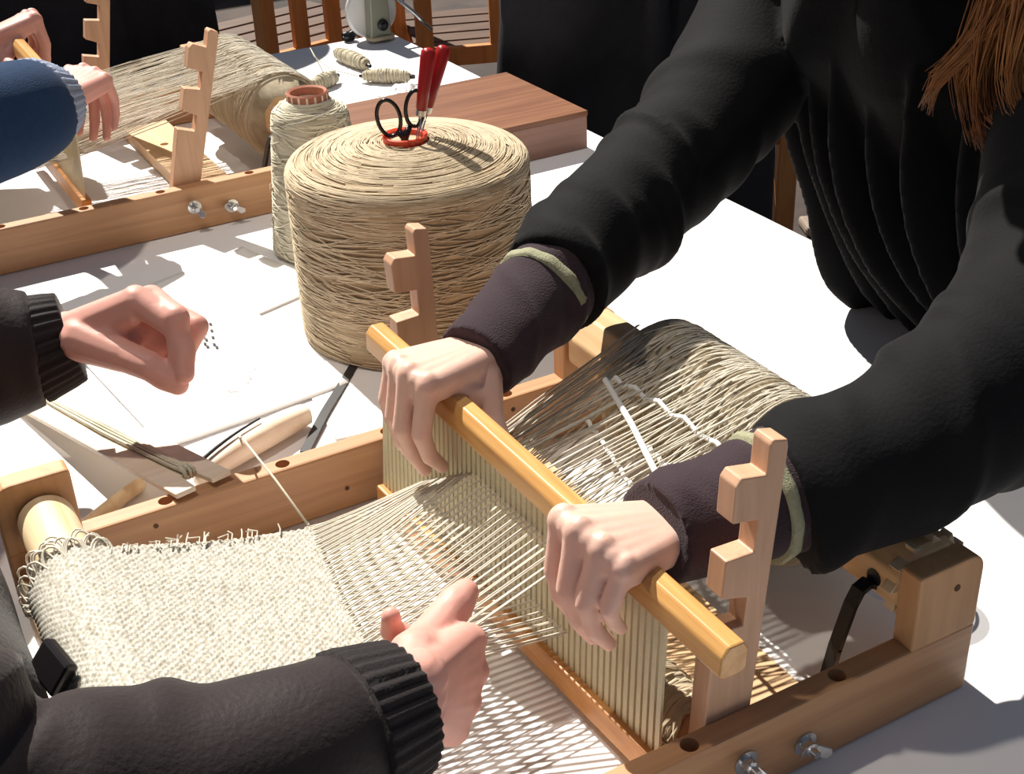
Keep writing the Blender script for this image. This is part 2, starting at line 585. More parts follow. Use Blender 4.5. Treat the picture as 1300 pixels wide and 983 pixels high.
def wing_nut(x, y, z, parent, s, a):
    """washer, nut and two wings on a rail's outer face"""
    rot = Matrix.Translation((x, y, z)) @ Matrix.Rotation(PI / 2, 4, 'X')
    bo = MB().lathe([(0.0095, 0), (0.0095, 0.0015), (0.0055, 0.0018), (0.005, 0.008), (0.003, 0.009), (0.003, 0.014)], 20, rot).build('wing_nut', M['steel'], parent, smooth=False)
    w = MB()
    for k in (0, PI):
        d = Vector((math.cos(a + k), 0, math.sin(a + k)))
        n = Vector((-d.z, 0, d.x))
        base = Vector((x, y - 0.005, z))
        pts = []
        for (u, v) in ((0.003, -0.003), (0.012, -0.0055), (0.016, -0.001), (0.014, 0.004), (0.004, 0.004)):
            pts.append(base + d * u + Vector((0, -0.5 * u - 0.001, 0)) + n * v)
        w.prism(pts, (0, 0.0022, 0))
    w.build('wing', M['steel'], bo, bevel=0.0006)

def make_loom(dy, label, leanR, leanL, tone, dx=0.0):
    W = 0.45
    L = thing('rigid_heddle_loom', label, 'loom', (dx - 0.23, dy + 0.22, 0), 'table looms')
    T = Matrix.Translation((dx, dy, 0))
    def P(p):
        return T @ Vector(p)
    for side, (ya, yb) in enumerate(((-0.0195, 0.0), (W, W + 0.0205))):
        r = MB().box((-0.53 + dx, ya + dy, 0), (0.062 + dx, yb + dy, 0.062)).build('side_rail', M['rail'], L)
        b = r.modifiers.new('b', 'BEVEL'); b.width = 0.0022; b.segments = 2
        bake_mods(r)
        ym = (ya + yb) / 2
        drill(r, [(dx + x, dy + ym) for x in (-0.396, -0.289, -0.186, -0.060)], 0.062)
        for x, z in ((-0.41, 0.047), (-0.058, 0.0486), (-0.235, 0.022)):
            yy = (yb if side == 0 else ya)
            MB().lathe([(0.0022, -0.0006), (0.0022, 0.0007)], 10, T @ Matrix.Translation((x, yy, z)) @ Matrix.Rotation(PI / 2, 4, 'X')).build('screw', M['hole'], r)
        for front in (False, True):
            x0, x1 = (-0.53, -0.468) if front else (0.0, 0.062)
            pts = []
            c = 0.014
            prof = [(x0, 0.061), (x1, 0.061)]
            for k in range(6):      # rounded upper corners
                a = PI / 2 * k / 5
                rr = 0.004 if front else c
                prof.append((x1 - rr + rr * math.cos(a), 0.126 - rr + rr * math.sin(a)))
            for k in range(6):
                a = PI / 2 + PI / 2 * k / 5
                rr = c if front else 0.003
                prof.append((x0 + rr + rr * math.cos(a), 0.126 - rr + rr * math.sin(a)))
            bl = MB().prism([P((x, yb, z)) for x, z in prof], (0, ya - yb, 0)).build('end_block', M['block'], L, bevel=0.0018)
            if True:
                sx = (x0 + x1) / 2
                yy = ya if side == 0 else yb
                MB().lathe([(0.0028, -0.0004), (0.0028, 0.0006)], 12, T @ Matrix.Translation((sx + 0.006, yy, 0.104)) @ Matrix.Rotation(PI / 2, 4, 'X')).build('screw', M['hole'], bl)
    # notched posts stand on the inner faces of the rails
    for lean, y0, xo, pz in ((leanR, 0.0, 0.0, 0.057), (leanL, W - 0.017, -0.010, 0.050 if dy < 0.5 else 0.062)):
        px = -0.146
        pts = []
        for x, z in POST + [(-0.168, -0.032), (-0.126, -0.032)]:
            q = Matrix.Rotation(-lean, 2) @ Vector((x - px, z))
            pts.append(P((px + q.x + xo, y0, pz + q.y)))
        MB().prism(pts, (0, 0.017, 0)).build('notched_post', M['post'], L, bevel=0.0011)
    for x, z in ((-0.146, 0.034), (-0.094, 0.024)):
        wing_nut(dx + x, dy - 0.0195, z, L, 1, 0.4 + x * 9)
    # cross boards under the warp
    cb = MB().box((dx - 0.126, dy - 0.001, 0.003), (dx - 0.056, dy + W + 0.001, 0.022)).build('cross_board', M['board'], L)
    drill(cb, [(dx - 0.094, dy + 0.16), (dx - 0.094, dy + 0.30)], 0.022)
    MB().box((dx - 0.528, dy - 0.001, 0.002), (dx - 0.488, dy + W + 0.001, 0.040)).build('cross_board', M['board'], L, bevel=0.002)
    # beams
    MB().lathe([(0.0215, -0.001), (0.0228, 0.004), (0.0228, W - 0.004), (0.0215, W + 0.001)], 40,
               Matrix.Translation((dx - 0.495, dy + 0.0, 0.088)) @ Matrix.Rotation(-PI / 2, 4, 'X')).build('cloth_beam', M['dowel'], L, smooth=True)
    MB().lathe([(0.030, -0.001), (0.034, 0.006), (0.034, W - 0.006), (0.030, W + 0.001)], 8,
               Matrix.Translation((dx + 0.034, dy, 0.099)) @ Matrix.Rotation(-PI / 2, 4, 'X') @ Matrix.Rotation(PI / 8, 4, 'Z')).build('warp_beam', M['beam'], L, bevel=0.002)
    # wooden ratchet wheel and its iron pawl at the warp beam
    prof = []
    for k in range(12):
        a = 2 * PI * k / 12
        for (rr, da) in ((0.037, 0.0), (0.029, 0.06)):
            prof.append(P((0.034 + rr * math.cos(a + da), 0.004, 0.099 + rr * math.sin(a + da))))
    ra = MB().prism(prof, (0, 0.010, 0), flip=True).build('ratchet_wheel', M['dowel'], L, bevel=0.0008)
    MB().lathe([(0.007, 0), (0.007, 0.004), (0.004, 0.006)], 12, T @ Matrix.Translation((0.002, 0.026, 0.098)) @ Matrix.Rotation(PI / 2, 4, 'Y')).build('ratchet_bolt', M['black_metal'], ra)
    path = [(-0.034, 0.022, 0.012), (-0.027, 0.022, 0.045), (-0.016, 0.022, 0.080), (-0.010, 0.022, 0.091), (-0.002, 0.022, 0.094), (0.004, 0.022, 0.090)]
    pm = MB()
    for a, b in zip(path[:-1], path[1:]):
        a = Vector(a); b = Vector(b)
        d = (b - a).normalized()
        n = Vector((-d.z, 0, d.x)) * 0.0018
        e = d * 0.001
        pm.prism([P(a - n - e), P(b - n + e), P(b + n + e), P(a + n - e)], (0, 0.011, 0))
    pm.build('pawl', M['black_metal'], L)
    return L

LOOM = make_loom(0.0, 'beech table loom with half woven linen cloth, two hands grip its reed', 0.012, -0.085, 0)
LOOM2 = make_loom(1.204, 'beech table loom behind the yarn cones, worked by blue sleeved arm', 0.21, 0.12, 1, 0.004)

# ------------------------------------------------------------------ reeds
REEDS = []
def slat_place(TL, TR, BL, BR, nsl, i, z):
    """x, y of slat i of a reed at height z"""
    b = Vector(BL).lerp(Vector(BR), 0.004 + 0.985 * (i + 0.5) / nsl)
    TL, TR = Vector(TL), Vector(TR)
    t = TL.lerp(TR, min(0.97, max(0.03, (b.y - TL.y) / (TR.y - TL.y))))
    p = b.lerp(t, (z - b.z) / (t.z - b.z))
    return p.x, p.y

def make_reed(TL, TR, BL, BR, label, nsl=56):
    TL, TR, BL, BR = map(Vector, (TL, TR, BL, BR))
    rd = thing('weaving_reed', label, 'reed', (BL + BR) / 2, 'reeds in the looms')
    y = (TR - TL).normalized()
    mid_t = (TL + TR) / 2; mid_b = (BL + BR) / 2
    z = (mid_t - mid_b); z = (z - y * z.dot(y)).normalized()
    x = z.cross(-y)     # weaver side is -x
    x = -x if x.x > 0 else x
    Lb = (TR - TL).length
    REEDS.append((TL.copy(), x.copy(), y.copy(), z.copy(), Lb))
    hb, tb = 0.0125, 0.0105
    # top bar with chamfered edges; lugs at both ends reach outside the slats
    prof = [(-tb, -hb * 0.8), (-tb, hb * 0.45), (-tb * 0.55, hb), (tb * 0.55, hb), (tb, hb * 0.45), (tb, -hb * 0.8), (tb * 0.6, -hb), (-tb * 0.6, -hb)]
    MB().prism([TL + x * -a + z * b for a, b in prof], y * Lb, flip=True).build('top_bar', M['bar'], rd, bevel=0.0015)
    hl, tl = 0.011, 0.0065
    yb = (BR - BL).normalized()
    prof = [(-tl, -hl), (-tl, hl), (tl, hl), (tl, -hl)]
    MB().prism([BL + x * -a + z * b for a, b in prof], yb * (BR - BL).length, flip=True).build('bottom_bar', M['bar_low'], rd, bevel=0.0015)
    # slats
    a0 = (TL - TR).length
    s_me = None
    for i in range(nsl):
        u = (i + 0.5) / nsl
        b = BL.lerp(BR, 0.004 + 0.985 * u)
        tt = TL.lerp(TR, min(0.97, max(0.03, (b.y - TL.y) / (TR.y - TL.y))))
        top = tt - z * 0.008
        d = top - b
        if s_me is None:
            m = MB()
            h = d.length
            w, th = 0.0024, 0.0011
            m.box((-th, -w, 0), (th, w, 1.0))
            s_me = m.mesh('slat')
            s_me.materials.append(M['slat'])
        zz = d.normalized()
        xx = (x - zz * x.dot(zz)).normalized()
        yy = zz.cross(xx)
        mt = Matrix((( *xx, 0), (*yy, 0), (*zz, 0), (0, 0, 0, 1))).transposed()
        mt = Matrix.Translation(b) @ mt @ Matrix.Diagonal((1, 1, d.length, 1))
        ob = bpy.data.objects.new('slat', s_me)
        COL.objects.link(ob)
        ob.parent = rd
        ob.matrix_parent_inverse = rd.matrix_basis.inverted()
        ob.matrix_basis = mt
    return rd

RTL, RTR, RBL, RBR = (-0.200, 0.428, 0.179), (-0.183, -0.047, 0.160), (-0.209, 0.428, 0.020), (-0.190, 0.012, 0.020)
make_reed(RTL, RTR, RBL, RBR, 'olive slatted reed with varnished bar held in two hands')
R2 = ((-0.262, 1.655, 0.192), (-0.267, 1.208, 0.187), (-0.275, 1.60, 0.052), (-0.275, 1.222, 0.052))
make_reed(*R2, 'olive slatted reed held under the blue sleeved arm', 48)

# ------------------------------------------------------------------ the cloth and warp on a loom
def make_weave(dx, dy, label, y0, y1, rx, rz_up, rz_lo, fell0, fell1, fz, n, wefts, cn=None, reed=None, group='linen webs on the looms'):
    """y0..y1 warp width, rx = reed x, fell0/fell1 = fell x at y0/y1"""
    Wb = thing('linen_web', label, 'cloth', (dx - 0.3, dy + 0.22, 0.04), group)
    rnd = random.Random(int(dy * 100) + 5)
    cx, cz, rr = -0.495, 0.088, 0.036
    # cloth: wraps the roll, leaves it near the top and runs down to the fell
    ns, nt = wefts * 2, (cn or n) * 2
    g = MB()
    for i in range(ns + 1):
        s = i / ns
        for j in range(nt + 1):
            t = j / nt
            y = y0 + (y1 - y0) * t
            fx = fell0 + (fell1 - fell0) * t + 0.0015 * math.sin(t * 9)
            ang = math.radians(64)
            x1, z1 = cx + rr * math.cos(ang), cz + rr * math.sin(ang)
            dist = math.hypot(fx - x1, fz - z1)
            wrap = rr * math.radians(150)
            u = s * (wrap + dist)
            if u < wrap:
                a = ang + (wrap - u) / rr
                x, z = cx + rr * math.cos(a), cz + rr * math.sin(a)
                nx_, nz_ = math.cos(a), math.sin(a)
            else:
                q = (u - wrap) / dist
                x, z = x1 + (fx - x1) * q, z1 + (fz - z1) * q - 0.004 * math.sin(PI * q)
                nx_, nz_ = 0.35, 0.94
            k = 0.0013 * math.sin(PI * i / 2 + 0.0) * math.sin(PI * j / 2)
            k += 0.0012 * noise.noise(Vector((x * 30, y * 30, 1)))
            yy = y + (0.5 - t) * 0.02 * max(0, (s - 0.3)) + 0.0012 * math.sin(i * 1.7) * (1 if j in (0, nt) else 0)
            g.v.append((dx + x + nx_ * k, dy + yy, z + nz_ * k))
    g.f = [(i * (nt + 1) + j, (i + 1) * (nt + 1) + j, (i + 1) * (nt + 1) + j + 1, i * (nt + 1) + j + 1) for i in range(ns) for j in range(nt)]
    g.build('woven_cloth', M['cloth'], Wb, smooth=True, kind='stuff')
    # inner layers of cloth and loose loops at the roll's edge
    ends = MB()
    for k in range(9):
        r = rr - 0.002 - 0.0014 * k
        yy = y1 + 0.006 + 0.004 * rnd.random() - 0.0006 * k
        pts = []
        for m in range(26):
            a = 2 * PI * m / 25 * 0.93 + 0.3 * k
            q = r + 0.0015 * rnd.uniform(-1, 1)
            pts.append((dx + cx + q * math.cos(a), dy + yy + 0.002 * rnd.uniform(-1, 1), cz + q * math.sin(a)))
        ends.tube(pts, 0.0013, 5)
    for k in range(30):
        yy = y1 + 0.002 + 0.012 * rnd.random()
        a0 = rnd.uniform(0.5, 3.4)
        pts = [(dx + cx + (rr + 0.002 + h) * math.cos(a0 + da), dy + yy + dyy, cz + (rr + 0.002 + h) * math.sin(a0 + da)) for da, h, dyy in ((0, -0.004, -0.012), (0.12, 0.002, 0), (0.3, 0.003, 0.003), (0.42, 0, -0.002), (0.5, -0.004, -0.012))]
        pts, _ = catmull(pts, [(0,)] * 5, 0.003)
        ends.tube(pts, 0.0009, 5)
    ends.build('cloth_roll_edge', M['warp'], Wb, smooth=True, kind='stuff')
    MB().lathe([(rr - 0.0015, y0 + 0.002), (rr - 0.0015, y1)], 40, Matrix.Translation((dx + cx, dy, cz)) @ Matrix.Rotation(-PI / 2, 4, 'X')).build('cloth_roll', M['cloth'], Wb, smooth=False)
    fr = MB()
    for k in range(26):     # weft ends along the selvage
        t = rnd.random()
        fx = fell1
        x = -0.47 + (fx + 0.47) * t
        z = 0.117 + (fz - 0.117) * t
        y = y1 - 0.006
        p0 = Vector((dx + x, dy + y - 0.006, z))
        fr.tube([p0, p0 + Vector((0.003, 0.007, 0.001)), p0 + Vector((rnd.uniform(-.006, .008), 0.007 + rnd.random() * 0.005, rnd.uniform(0, 0.004)))], 0.0006, 5)
    fr.build('selvage_ends', M['warp'], Wb, kind='stuff')
    # warp threads: fell -> reed (two sheds) -> warp roll
    wr = MB()
    bx, bz, br = 0.034, 0.099, 0.062
    # slot threads run between the slats (upper shed), eye threads through their middles (lower shed)
    R_, nsl = reed
    for i in range(nsl):
        yc = slat_place(*R_, nsl, i, 0.09)[1] - dy
        t = (yc - y0) / (y1 - y0)
        if not -0.01 < t < 1.015:
            continue
        yf = y0 + (y1 - y0) * t + (0.5 - t) * 0.014
        ya = y0 + 0.004 + (y1 - y0 + 0.004) * t
        fx = fell0 + (fell1 - fell0) * t
        drop = max(0.0, (t - 0.66) / 0.34) * 0.046 if dy < 0.5 else 0.0
        for sh, zr_ in ((0, rz_up - drop), (1, rz_lo)):
            px, py = slat_place(*R_, nsl, i, zr_)
            qx, qy = slat_place(*R_, nsl, i + 1, zr_)
            rxx = (px if sh else (px + qx) / 2) - dx
            yq = (py if sh else (py + qy) / 2) - dy
            for side in (-1, 1):
                j = rnd.uniform(-1, 1)
                o_ = side * 0.00045
                a = math.radians(rnd.uniform(100, 128))
                e = (dx + bx + br * math.cos(a), dy + ya + 0.003 * rnd.uniform(-1, 1), bz + br * math.sin(a))
                yff = yf + side * 0.0012 + (0.0018 if sh else -0.0018)
                zq = zr_ + 0.0010 * j
                p = [(dx + fx - 0.006, dy + yff, fz + 0.0006)]
                u = 0.35
                p.append((dx + fx + u * (rxx - fx), dy + yff + (yq + o_ - yff) * u, fz + (zq - fz) * u))
                p.append((dx + rxx - 0.008, dy + yq + o_, zq - 0.0015 * (1 if zq > fz else -1) * 0.3))
                p.append((dx + rxx + 0.008, dy + yq + o_, zq))
                m_ = 0.55
                p.append((dx + rxx + (e[0] - dx - rxx) * m_, dy + (yq + (ya - yq) * m_) + 0.0028 * rnd.uniform(-1, 1), zq + (e[2] - zq) * m_ + 0.003 * rnd.uniform(-1, 1)))
                p.append(e)
                wr.tube(p, 0.00072, 5, caps=False)
    wr.build('warp_threads', M['warp'], Wb, smooth=True, kind='stuff')
    # warp wound on the back beam, ridged by its threads
    g = MB()
    na, nb = 56, 230
    for j in range(nb + 1):
        for i in range(na):
            a = 2 * PI * i / na
            tt = j / nb
            y = y0 - 0.004 + (y1 - y0 + 0.016) * tt
            r = br + 0.0022 * math.sin(tt * 260 + 2.5 * math.sin(a) + 4 * noise.noise(Vector((tt * 6, a, 3)))) * 0.6 + 0.004 * noise.noise(Vector((tt * 9, 1.3 * math.cos(a), 1.3 * math.sin(a))))
            r -= 0.012 * max(0, (tt - 0.93) / 0.07) ** 1.5 + 0.006 * max(0, (0.05 - tt) / 0.05)
            y2 = y + 0.004 * math.sin(a + 1)
            g.v.append((dx + bx + r * math.cos(a), dy + y2, bz + r * math.sin(a)))
    g.f = [(j * na + i, j * na + (i + 1) % na, (j + 1) * na + (i + 1) % na, (j + 1) * na + i) for j in range(nb) for i in range(na)]
    g.f.append(tuple(range(na - 1, -1, -1)))
    g.f.append(tuple(range(nb * na, (nb + 1) * na)))
    g.build('warp_roll', M['yarn_roll'], Wb, smooth=True)
    st = MB()
    for k in range(120):
        t = rnd.random()
        y = y0 + (y1 - y0) * t
        a0 = rnd.uniform(0.1, 1.2); a1 = a0 + rnd.uniform(0.7, 1.4)
        dr = rnd.uniform(-0.012, 0.012)
        pts = []
        for m in range(8):
            a = a0 + (a1 - a0) * m / 7
            q = br + 0.0022 + 0.0006 * math.sin(m)
            pts.append((dx + bx + q * math.cos(a), dy + y + dr * m / 7, bz + q * math.sin(a)))
        st.tube(pts, 0.0008, 5)
    st.build('loose_strands', M['warp'], Wb, smooth=True, kind='stuff')
    # tan card wound in with the warp shows at the roll's end
    cw = MB()
    n2 = 40
    prof = []
    for j in range(n2):
        a = 2 * PI * j / n2
        ro = br - 0.010 + 0.003 * math.sin(3 * a) + 0.002 * math.sin(7 * a + 1)
        prof.append((ro, a, y1 + 0.016 + 0.004 * math.sin(2 * a + 1)))
    vs = []
    for (ro, a, ye) in prof:
        for q, yy in ((ro, y1 - 0.02), (ro, ye), (ro - 0.003, ye), (ro - 0.003, y1 - 0.02)):
            vs.append((dx + bx + q * math.cos(a), dy + yy, bz + q * math.sin(a)))
    fs = []
    for j in range(n2):
        j2 = (j + 1) % n2
        for q in range(4):
            fs.append((j * 4 + q, j * 4 + (q + 1) % 4, j2 * 4 + (q + 1) % 4, j2 * 4 + q))
    cw.add(vs, fs).build('card_wrap', M['card'], Wb, smooth=False)
    return Wb

WEB = make_weave(0, 0, 'natural linen cloth half woven on the loom gripped by two hands', 0.125, 0.342, -0.197, 0.128, 0.062, -0.334, -0.309, 0.075, 50, 84, cn=74, reed=((RTL, RTR, RBL, RBR), 56))
WEB2 = make_weave(0.004, 1.204, 'greyish linen warp on the loom worked by blue sleeved arm', 0.085, 0.345, -0.27, 0.128, 0.100, -0.40, -0.40, 0.085, 46, 24, reed=(R2, 48))

# weft thread leading from the fell over the rail to the shuttle
o = MB().tube([(-0.311, 0.341, 0.076), (-0.315, 0.40, 0.088), (-0.3205, 0.459, 0.0985), (-0.305, 0.53, 0.06), (-0.290, 0.588, 0.026)], 0.0011, 6).build('weft_thread', M['strand2'], WEB, smooth=True)

# white lease cords laced through the warp behind the reed
def cord(pts, r, label, stitch=0.0):
    P = []
    n = 24
    for i in range(n + 1):
        q = i / n * (len(pts) - 1)
        k = min(int(q), len(pts) - 2)
        u = q - k
        p = Vector(pts[k]).lerp(Vector(pts[k + 1]), u)
        p.z += stitch * math.sin(i * PI / 2.0)
        P.append(p)
    return tag(MB().tube(P, r, 7).build('lease_cord', M['cord'], smooth=True), label, 'cord', 'white cords in the warp')
cord([(-0.082, 0.278, 0.131), (-0.095, 0.225, 0.132), (-0.109, 0.165, 0.131)], 0.0019, 'thin white cord stitched through the warp nearest the reed', 0.0018)
cord([(-0.036, 0.318, 0.136), (-0.047, 0.304, 0.146), (-0.070, 0.230, 0.1475), (-0.0985, 0.150, 0.1475)], 0.0027, 'thick white cord lying straight across the warp', 0)
cord([(-0.0385, 0.318, 0.136), (-0.039, 0.296, 0.147), (-0.036, 0.250, 0.149), (-0.034, 0.200, 0.150), (-0.036, 0.13, 0.148)], 0.0022, 'white cord stitched through the warp beside the wound roll', 0.0030)
cord([(-0.072, 0.205, 0.139), (-0.079, 0.160, 0.141), (-0.083, 0.115, 0.140)], 0.0020, 'white cord stitched through the warp beside the plum sleeve', 0.0030)

# ------------------------------------------------------------------ yarn cones, scissors, tools
def yarn_cone(cx, cy, h, r0, r1, rcore, mat, smat, label, n_side, n_top, seed, dome=0.016, sr=0.0009):
    rnd = random.Random(seed)
    C = thing('yarn_cone', label, 'yarn', (cx, cy, 0))
    n = 120
    g = MB()
    prof = []
    N = 70
    def rad(z):
        u = z / h
        return r0 + (r1 - r0) * u
    edge = 0.012
    for k in range(N + 1):
        z = 0.004 + (h - dome - edge - 0.004) * k / N
        prof.append((rad(z), z, 1))
    ztop = h - dome - edge
    for k in range(1, 9):
        a = PI / 2 * k / 8
        prof.append((rad(ztop) - edge + edge * math.cos(a), ztop + edge * math.sin(a), 1))
    R1 = rad(ztop) - edge
    for k in range(1, 40):
        u = k / 40
        prof.append((R1 + (rcore - R1) * u, h - dome + dome * math.sin(u * PI / 2), 2))
    vs = []
    for i, (r, z, w) in enumerate(prof):
        for j in range(n):
            a = 2 * PI * j / n
            d = 0.0016 * noise.noise(Vector((math.cos(a) * 4, math.sin(a) * 4, z * 160))) + 0.003 * noise.noise(Vector((math.cos(a) * 1.5, math.sin(a) * 1.5, z * 14)))
            if w == 1:
                vs.append((cx + (r + d) * math.cos(a), cy + (r + d) * math.sin(a), z))
            else:
                d2 = 0.0022 * noise.noise(Vector((r * 260, math.cos(a) * 1.2, math.sin(a) * 1.2)))
                vs.append((cx + r * math.cos(a), cy + r * math.sin(a), z + d2))
    k = len(prof)
    fs = [(i * n + j, i * n + (j + 1) % n, (i + 1) * n + (j + 1) % n, (i + 1) * n + j) for i in range(k - 1) for j in range(n)]
    fs.append(tuple(range(n - 1, -1, -1)))
    fs.append(tuple(range((k - 1) * n, k * n)))
    g.add(vs, fs).build('wound_yarn', mat, C, smooth=True)
    st = MB()
    for q in range(n_side):         # strands crossing the side at shallow angles
        a0 = rnd.uniform(0, 2 * PI)
        z0 = rnd.uniform(0.004, ztop)
        sl = rnd.choice((-1, 1)) * rnd.uniform(0.001, 0.034) * (1.6 if q % 6 == 0 else 0.7)
        ln = rnd.uniform(0.5, 1.6)
        pts = []
        for m in range(14):
            u = m / 13
            a = a0 + ln * u
            z = z0 + sl * u + 0.002 * math.sin(u * 5 + q)
            z = min(max(z, 0.0055), ztop)
            rr = rad(z) + 0.0018
            pts.append((cx + rr * math.cos(a), cy + rr * math.sin(a), z))
        st.tube(pts, sr * rnd.uniform(0.7, 1.2), 4, caps=False)
    for q in range(n_top):          # strands circling the top
        a0 = rnd.uniform(0, 2 * PI)
        u0 = rnd.uniform(0.02, 0.93)
        ln = rnd.uniform(0.6, 2.2)
        du = rnd.uniform(-0.07, 0.07)
        pts = []
        for m in range(14):
            u = min(max(u0 + du * m / 13, 0.0), 0.97)
            a = a0 + ln * m / 13
            r = R1 + (rcore - R1) * u
            pts.append((cx + r * math.cos(a), cy + r * math.sin(a), h - dome + dome * math.sin(u * PI / 2) + 0.0012))
        st.tube(pts, sr * rnd.uniform(0.7, 1.3), 4, caps=False)
    for q in range(n_side // 3):    # strands over the rounded shoulder
        a0 = rnd.uniform(0, 2 * PI)
        f0 = rnd.uniform(-0.2, 1.0)
        df = rnd.uniform(-0.5, 0.5)
        ln = rnd.uniform(0.5, 1.4)
        pts = []
        for m in range(12):
            f = max(-0.3, min(1.0, f0 + df * m / 11))
            a = a0 + ln * m / 11
            if f < 0:
                r, z = rad(ztop) + 0.0014, ztop + 0.02 * f
            else:
                r, z = rad(ztop) - edge + (edge + 0.0012) * math.cos(f * PI / 2), ztop + (edge + 0.0012) * math.sin(f * PI / 2)
            pts.append((cx + r * math.cos(a), cy + r * math.sin(a), z))
        st.tube(pts, sr * rnd.uniform(0.8, 1.5), 4, caps=False)
    for q in range(n_side // 8):    # fuzz
        a = rnd.uniform(0, 2 * PI)
        z = rnd.uniform(0.01, ztop)
        r = rad(z) + 0.001
        p = Vector((cx + r * math.cos(a), cy + r * math.sin(a), z))
        d_ = Vector((math.cos(a), math.sin(a), 0))
        t_ = Vector((-math.sin(a), math.cos(a), 0))
        st.tube([p, p + t_ * 0.006 + d_ * 0.003, p + t_ * 0.013 + d_ * 0.003 + Vector((0, 0, rnd.uniform(-.005, .005)))], 0.0003, 4, caps=False)
    st.build('yarn_strands', smat, C, smooth=True, kind='stuff')
    return C

KX, KY, KH = -0.007, 0.766, 0.219
CONE = yarn_cone(KX, KY, KH, 0.134, 0.134, 0.021, M['yarn_side'], M['strand'], 'large cone of tan linen yarn with scissors stuck in its core', 760, 460, 3, sr=0.00062)
MB().lathe([(0.0235, KH - 0.02), (0.0250, KH + 0.007), (0.0235, KH + 0.008), (0.0205, KH + 0.006), (0.019, KH - 0.02)], 36, Matrix.Translation((KX, KY, 0)), closed=True).build('core_ring', M['orange_plastic'], CONE, smooth=False, label='orange red plastic core')
MB().lathe([(0.0195, KH - 0.024), (0.0195, KH - 0.012)], 30, Matrix.Translation((KX, KY, 0))).build('core_floor', M['orange_plastic'], CONE)

SX, SY, SH = -0.018, 1.030, 0.200
CONE2 = yarn_cone(SX, SY, SH, 0.066, 0.045, 0.026, M['yarn_small'], M['strand2'], 'slim cone of pale linen yarn on a red brown tube', 260, 110, 11, dome=0.008, sr=0.0008)
MB().lathe([(0.0265, SH - 0.02), (0.0265, SH + 0.010), (0.0245, SH + 0.012), (0.0215, SH + 0.010), (0.0215, SH - 0.02)], 36, Matrix.Translation((SX, SY, 0)), closed=True).build('core_tube', M['core_tube'], CONE2, smooth=False)
tb = MB()
for k in range(16):
    a = 2 * PI * k / 16
    m = Matrix.Translation((SX, SY, 0)) @ Matrix.Rotation(a, 4, 'Z')
    tb.box((0.0262, -0.0013, SH - 0.004), (0.0268, 0.0013, SH + 0.0095), m)
tb.build('tube_stripes', M['pale'], CONE2)

# scissors: two finger rings above the core, blades down inside it
t = thing('scissors', 'black handled scissors standing in the core of the large cone', 'scissors', (KX - 0.004, KY - 0.002, KH - 0.02))
zb = KH
def ring(cx, cy, cz, a, b, tilt, r, yaw, name):
    pts = []
    for k in range(28):
        th = 2 * PI * k / 28
        u, v = a * math.cos(th), b * math.sin(th)
        u, v = u * math.cos(tilt) - v * math.sin(tilt), u * math.sin(tilt) + v * math.cos(tilt)
        pts.append((cx + u * math.cos(yaw), cy + u * math.sin(yaw), cz + v))
    return MB().tube(pts, r, 10, closed=True)
yaw = -0.45
ux, uy = math.cos(yaw), math.sin(yaw)
ring(KX - 0.0125 * ux - 0.004, KY - 0.0125 * uy, zb + 0.027, 0.0125, 0.0205, 0.14, 0.0023, yaw, 'l').build('finger_ring', M['black_plastic'], t, smooth=True)
ring(KX + 0.0185 * ux - 0.004, KY + 0.0185 * uy + 0.004, zb + 0.035, 0.0105, 0.0200, -0.12, 0.0023, yaw + 0.2, 'r').build('finger_ring', M['black_plastic'], t, smooth=True)
for s, (x0, z0) in ((-1, (-0.003, 0.012)), (1, (0.009, 0.016))):
    MB().tube([(KX + x0 * ux - 0.004, KY + x0 * uy, zb + z0), (KX + 0.003 * ux - 0.004, KY + 0.003 * uy, zb + 0.004), (KX + 0.003 * ux - 0.004, KY + 0.003 * uy - 0.001 * s, zb - 0.011)], [0.0034, 0.0048, 0.004], 8).build('shank', M['black_plastic'], t, smooth=True)
    MB().box((KX - 0.004 + 0.001 * s, KY - 0.0008 + 0.001 * s, zb - 0.020), (KX + 0.003 + 0.001 * s, KY + 0.0008 + 0.001 * s, zb - 0.008)).build('blade', M['steel'], t)

def hook_tool(base, top, label):
    b, e = Vector(base), Vector(top)
    d = (e - b)
    L = d.length
    rot = d.to_track_quat('Z', 'Y').to_matrix().to_4x4()
    m = Matrix.Translation(b) @ rot
    t = thing('warp_hook', label, 'tool', b, 'red handled hooks')
    MB().lathe([(0.0045, L * 0.40), (0.0062, L * 0.42), (0.0070, L * 0.60), (0.0082, L * 0.90), (0.0078, L * 0.965), (0.0050, L * 0.992), (0.002, L)], 20, m).build('handle', M['red_plastic'], t, smooth=True)
    MB().lathe([(0.0046, L * 0.345), (0.0055, L * 0.35), (0.0058, L * 0.405), (0.0046, L * 0.41)], 20, m).build('ferrule', M['steel'], t, smooth=False)
    for s in (-1, 1):
        MB().tube([m @ Vector((0.0026 * s, 0, L * 0.36)), m @ Vector((0.0026 * s, 0, 0.012)), m @ Vector((0.0006 * s, 0, 0.0))], 0.0009, 6).build('prong', M['steel'], t, smooth=True)
hook_tool((0.002, 0.760, KH - 0.012), (0.0255, 0.758, 0.318), 'red handled hook leaning over the scissors')
hook_tool((0.007, 0.769, KH - 0.012), (0.0500, 0.770, 0.314), 'red handled hook farther from the scissors rings')

# ------------------------------------------------------------------ brown wooden box
t = thing('wooden_box', 'thick brown wooden board with striped grain behind the cones', 'board', (0.3, 1.28, 0))
MB().box((0.115, 1.153, 0.0), (0.4725, 1.405, 0.052)).build('body', M['box_side'], t, bevel=0.001)
MB().box((0.114, 1.152, 0.052), (0.4735, 1.406, 0.060)).build('top', M['box'], t, bevel=0.0008)

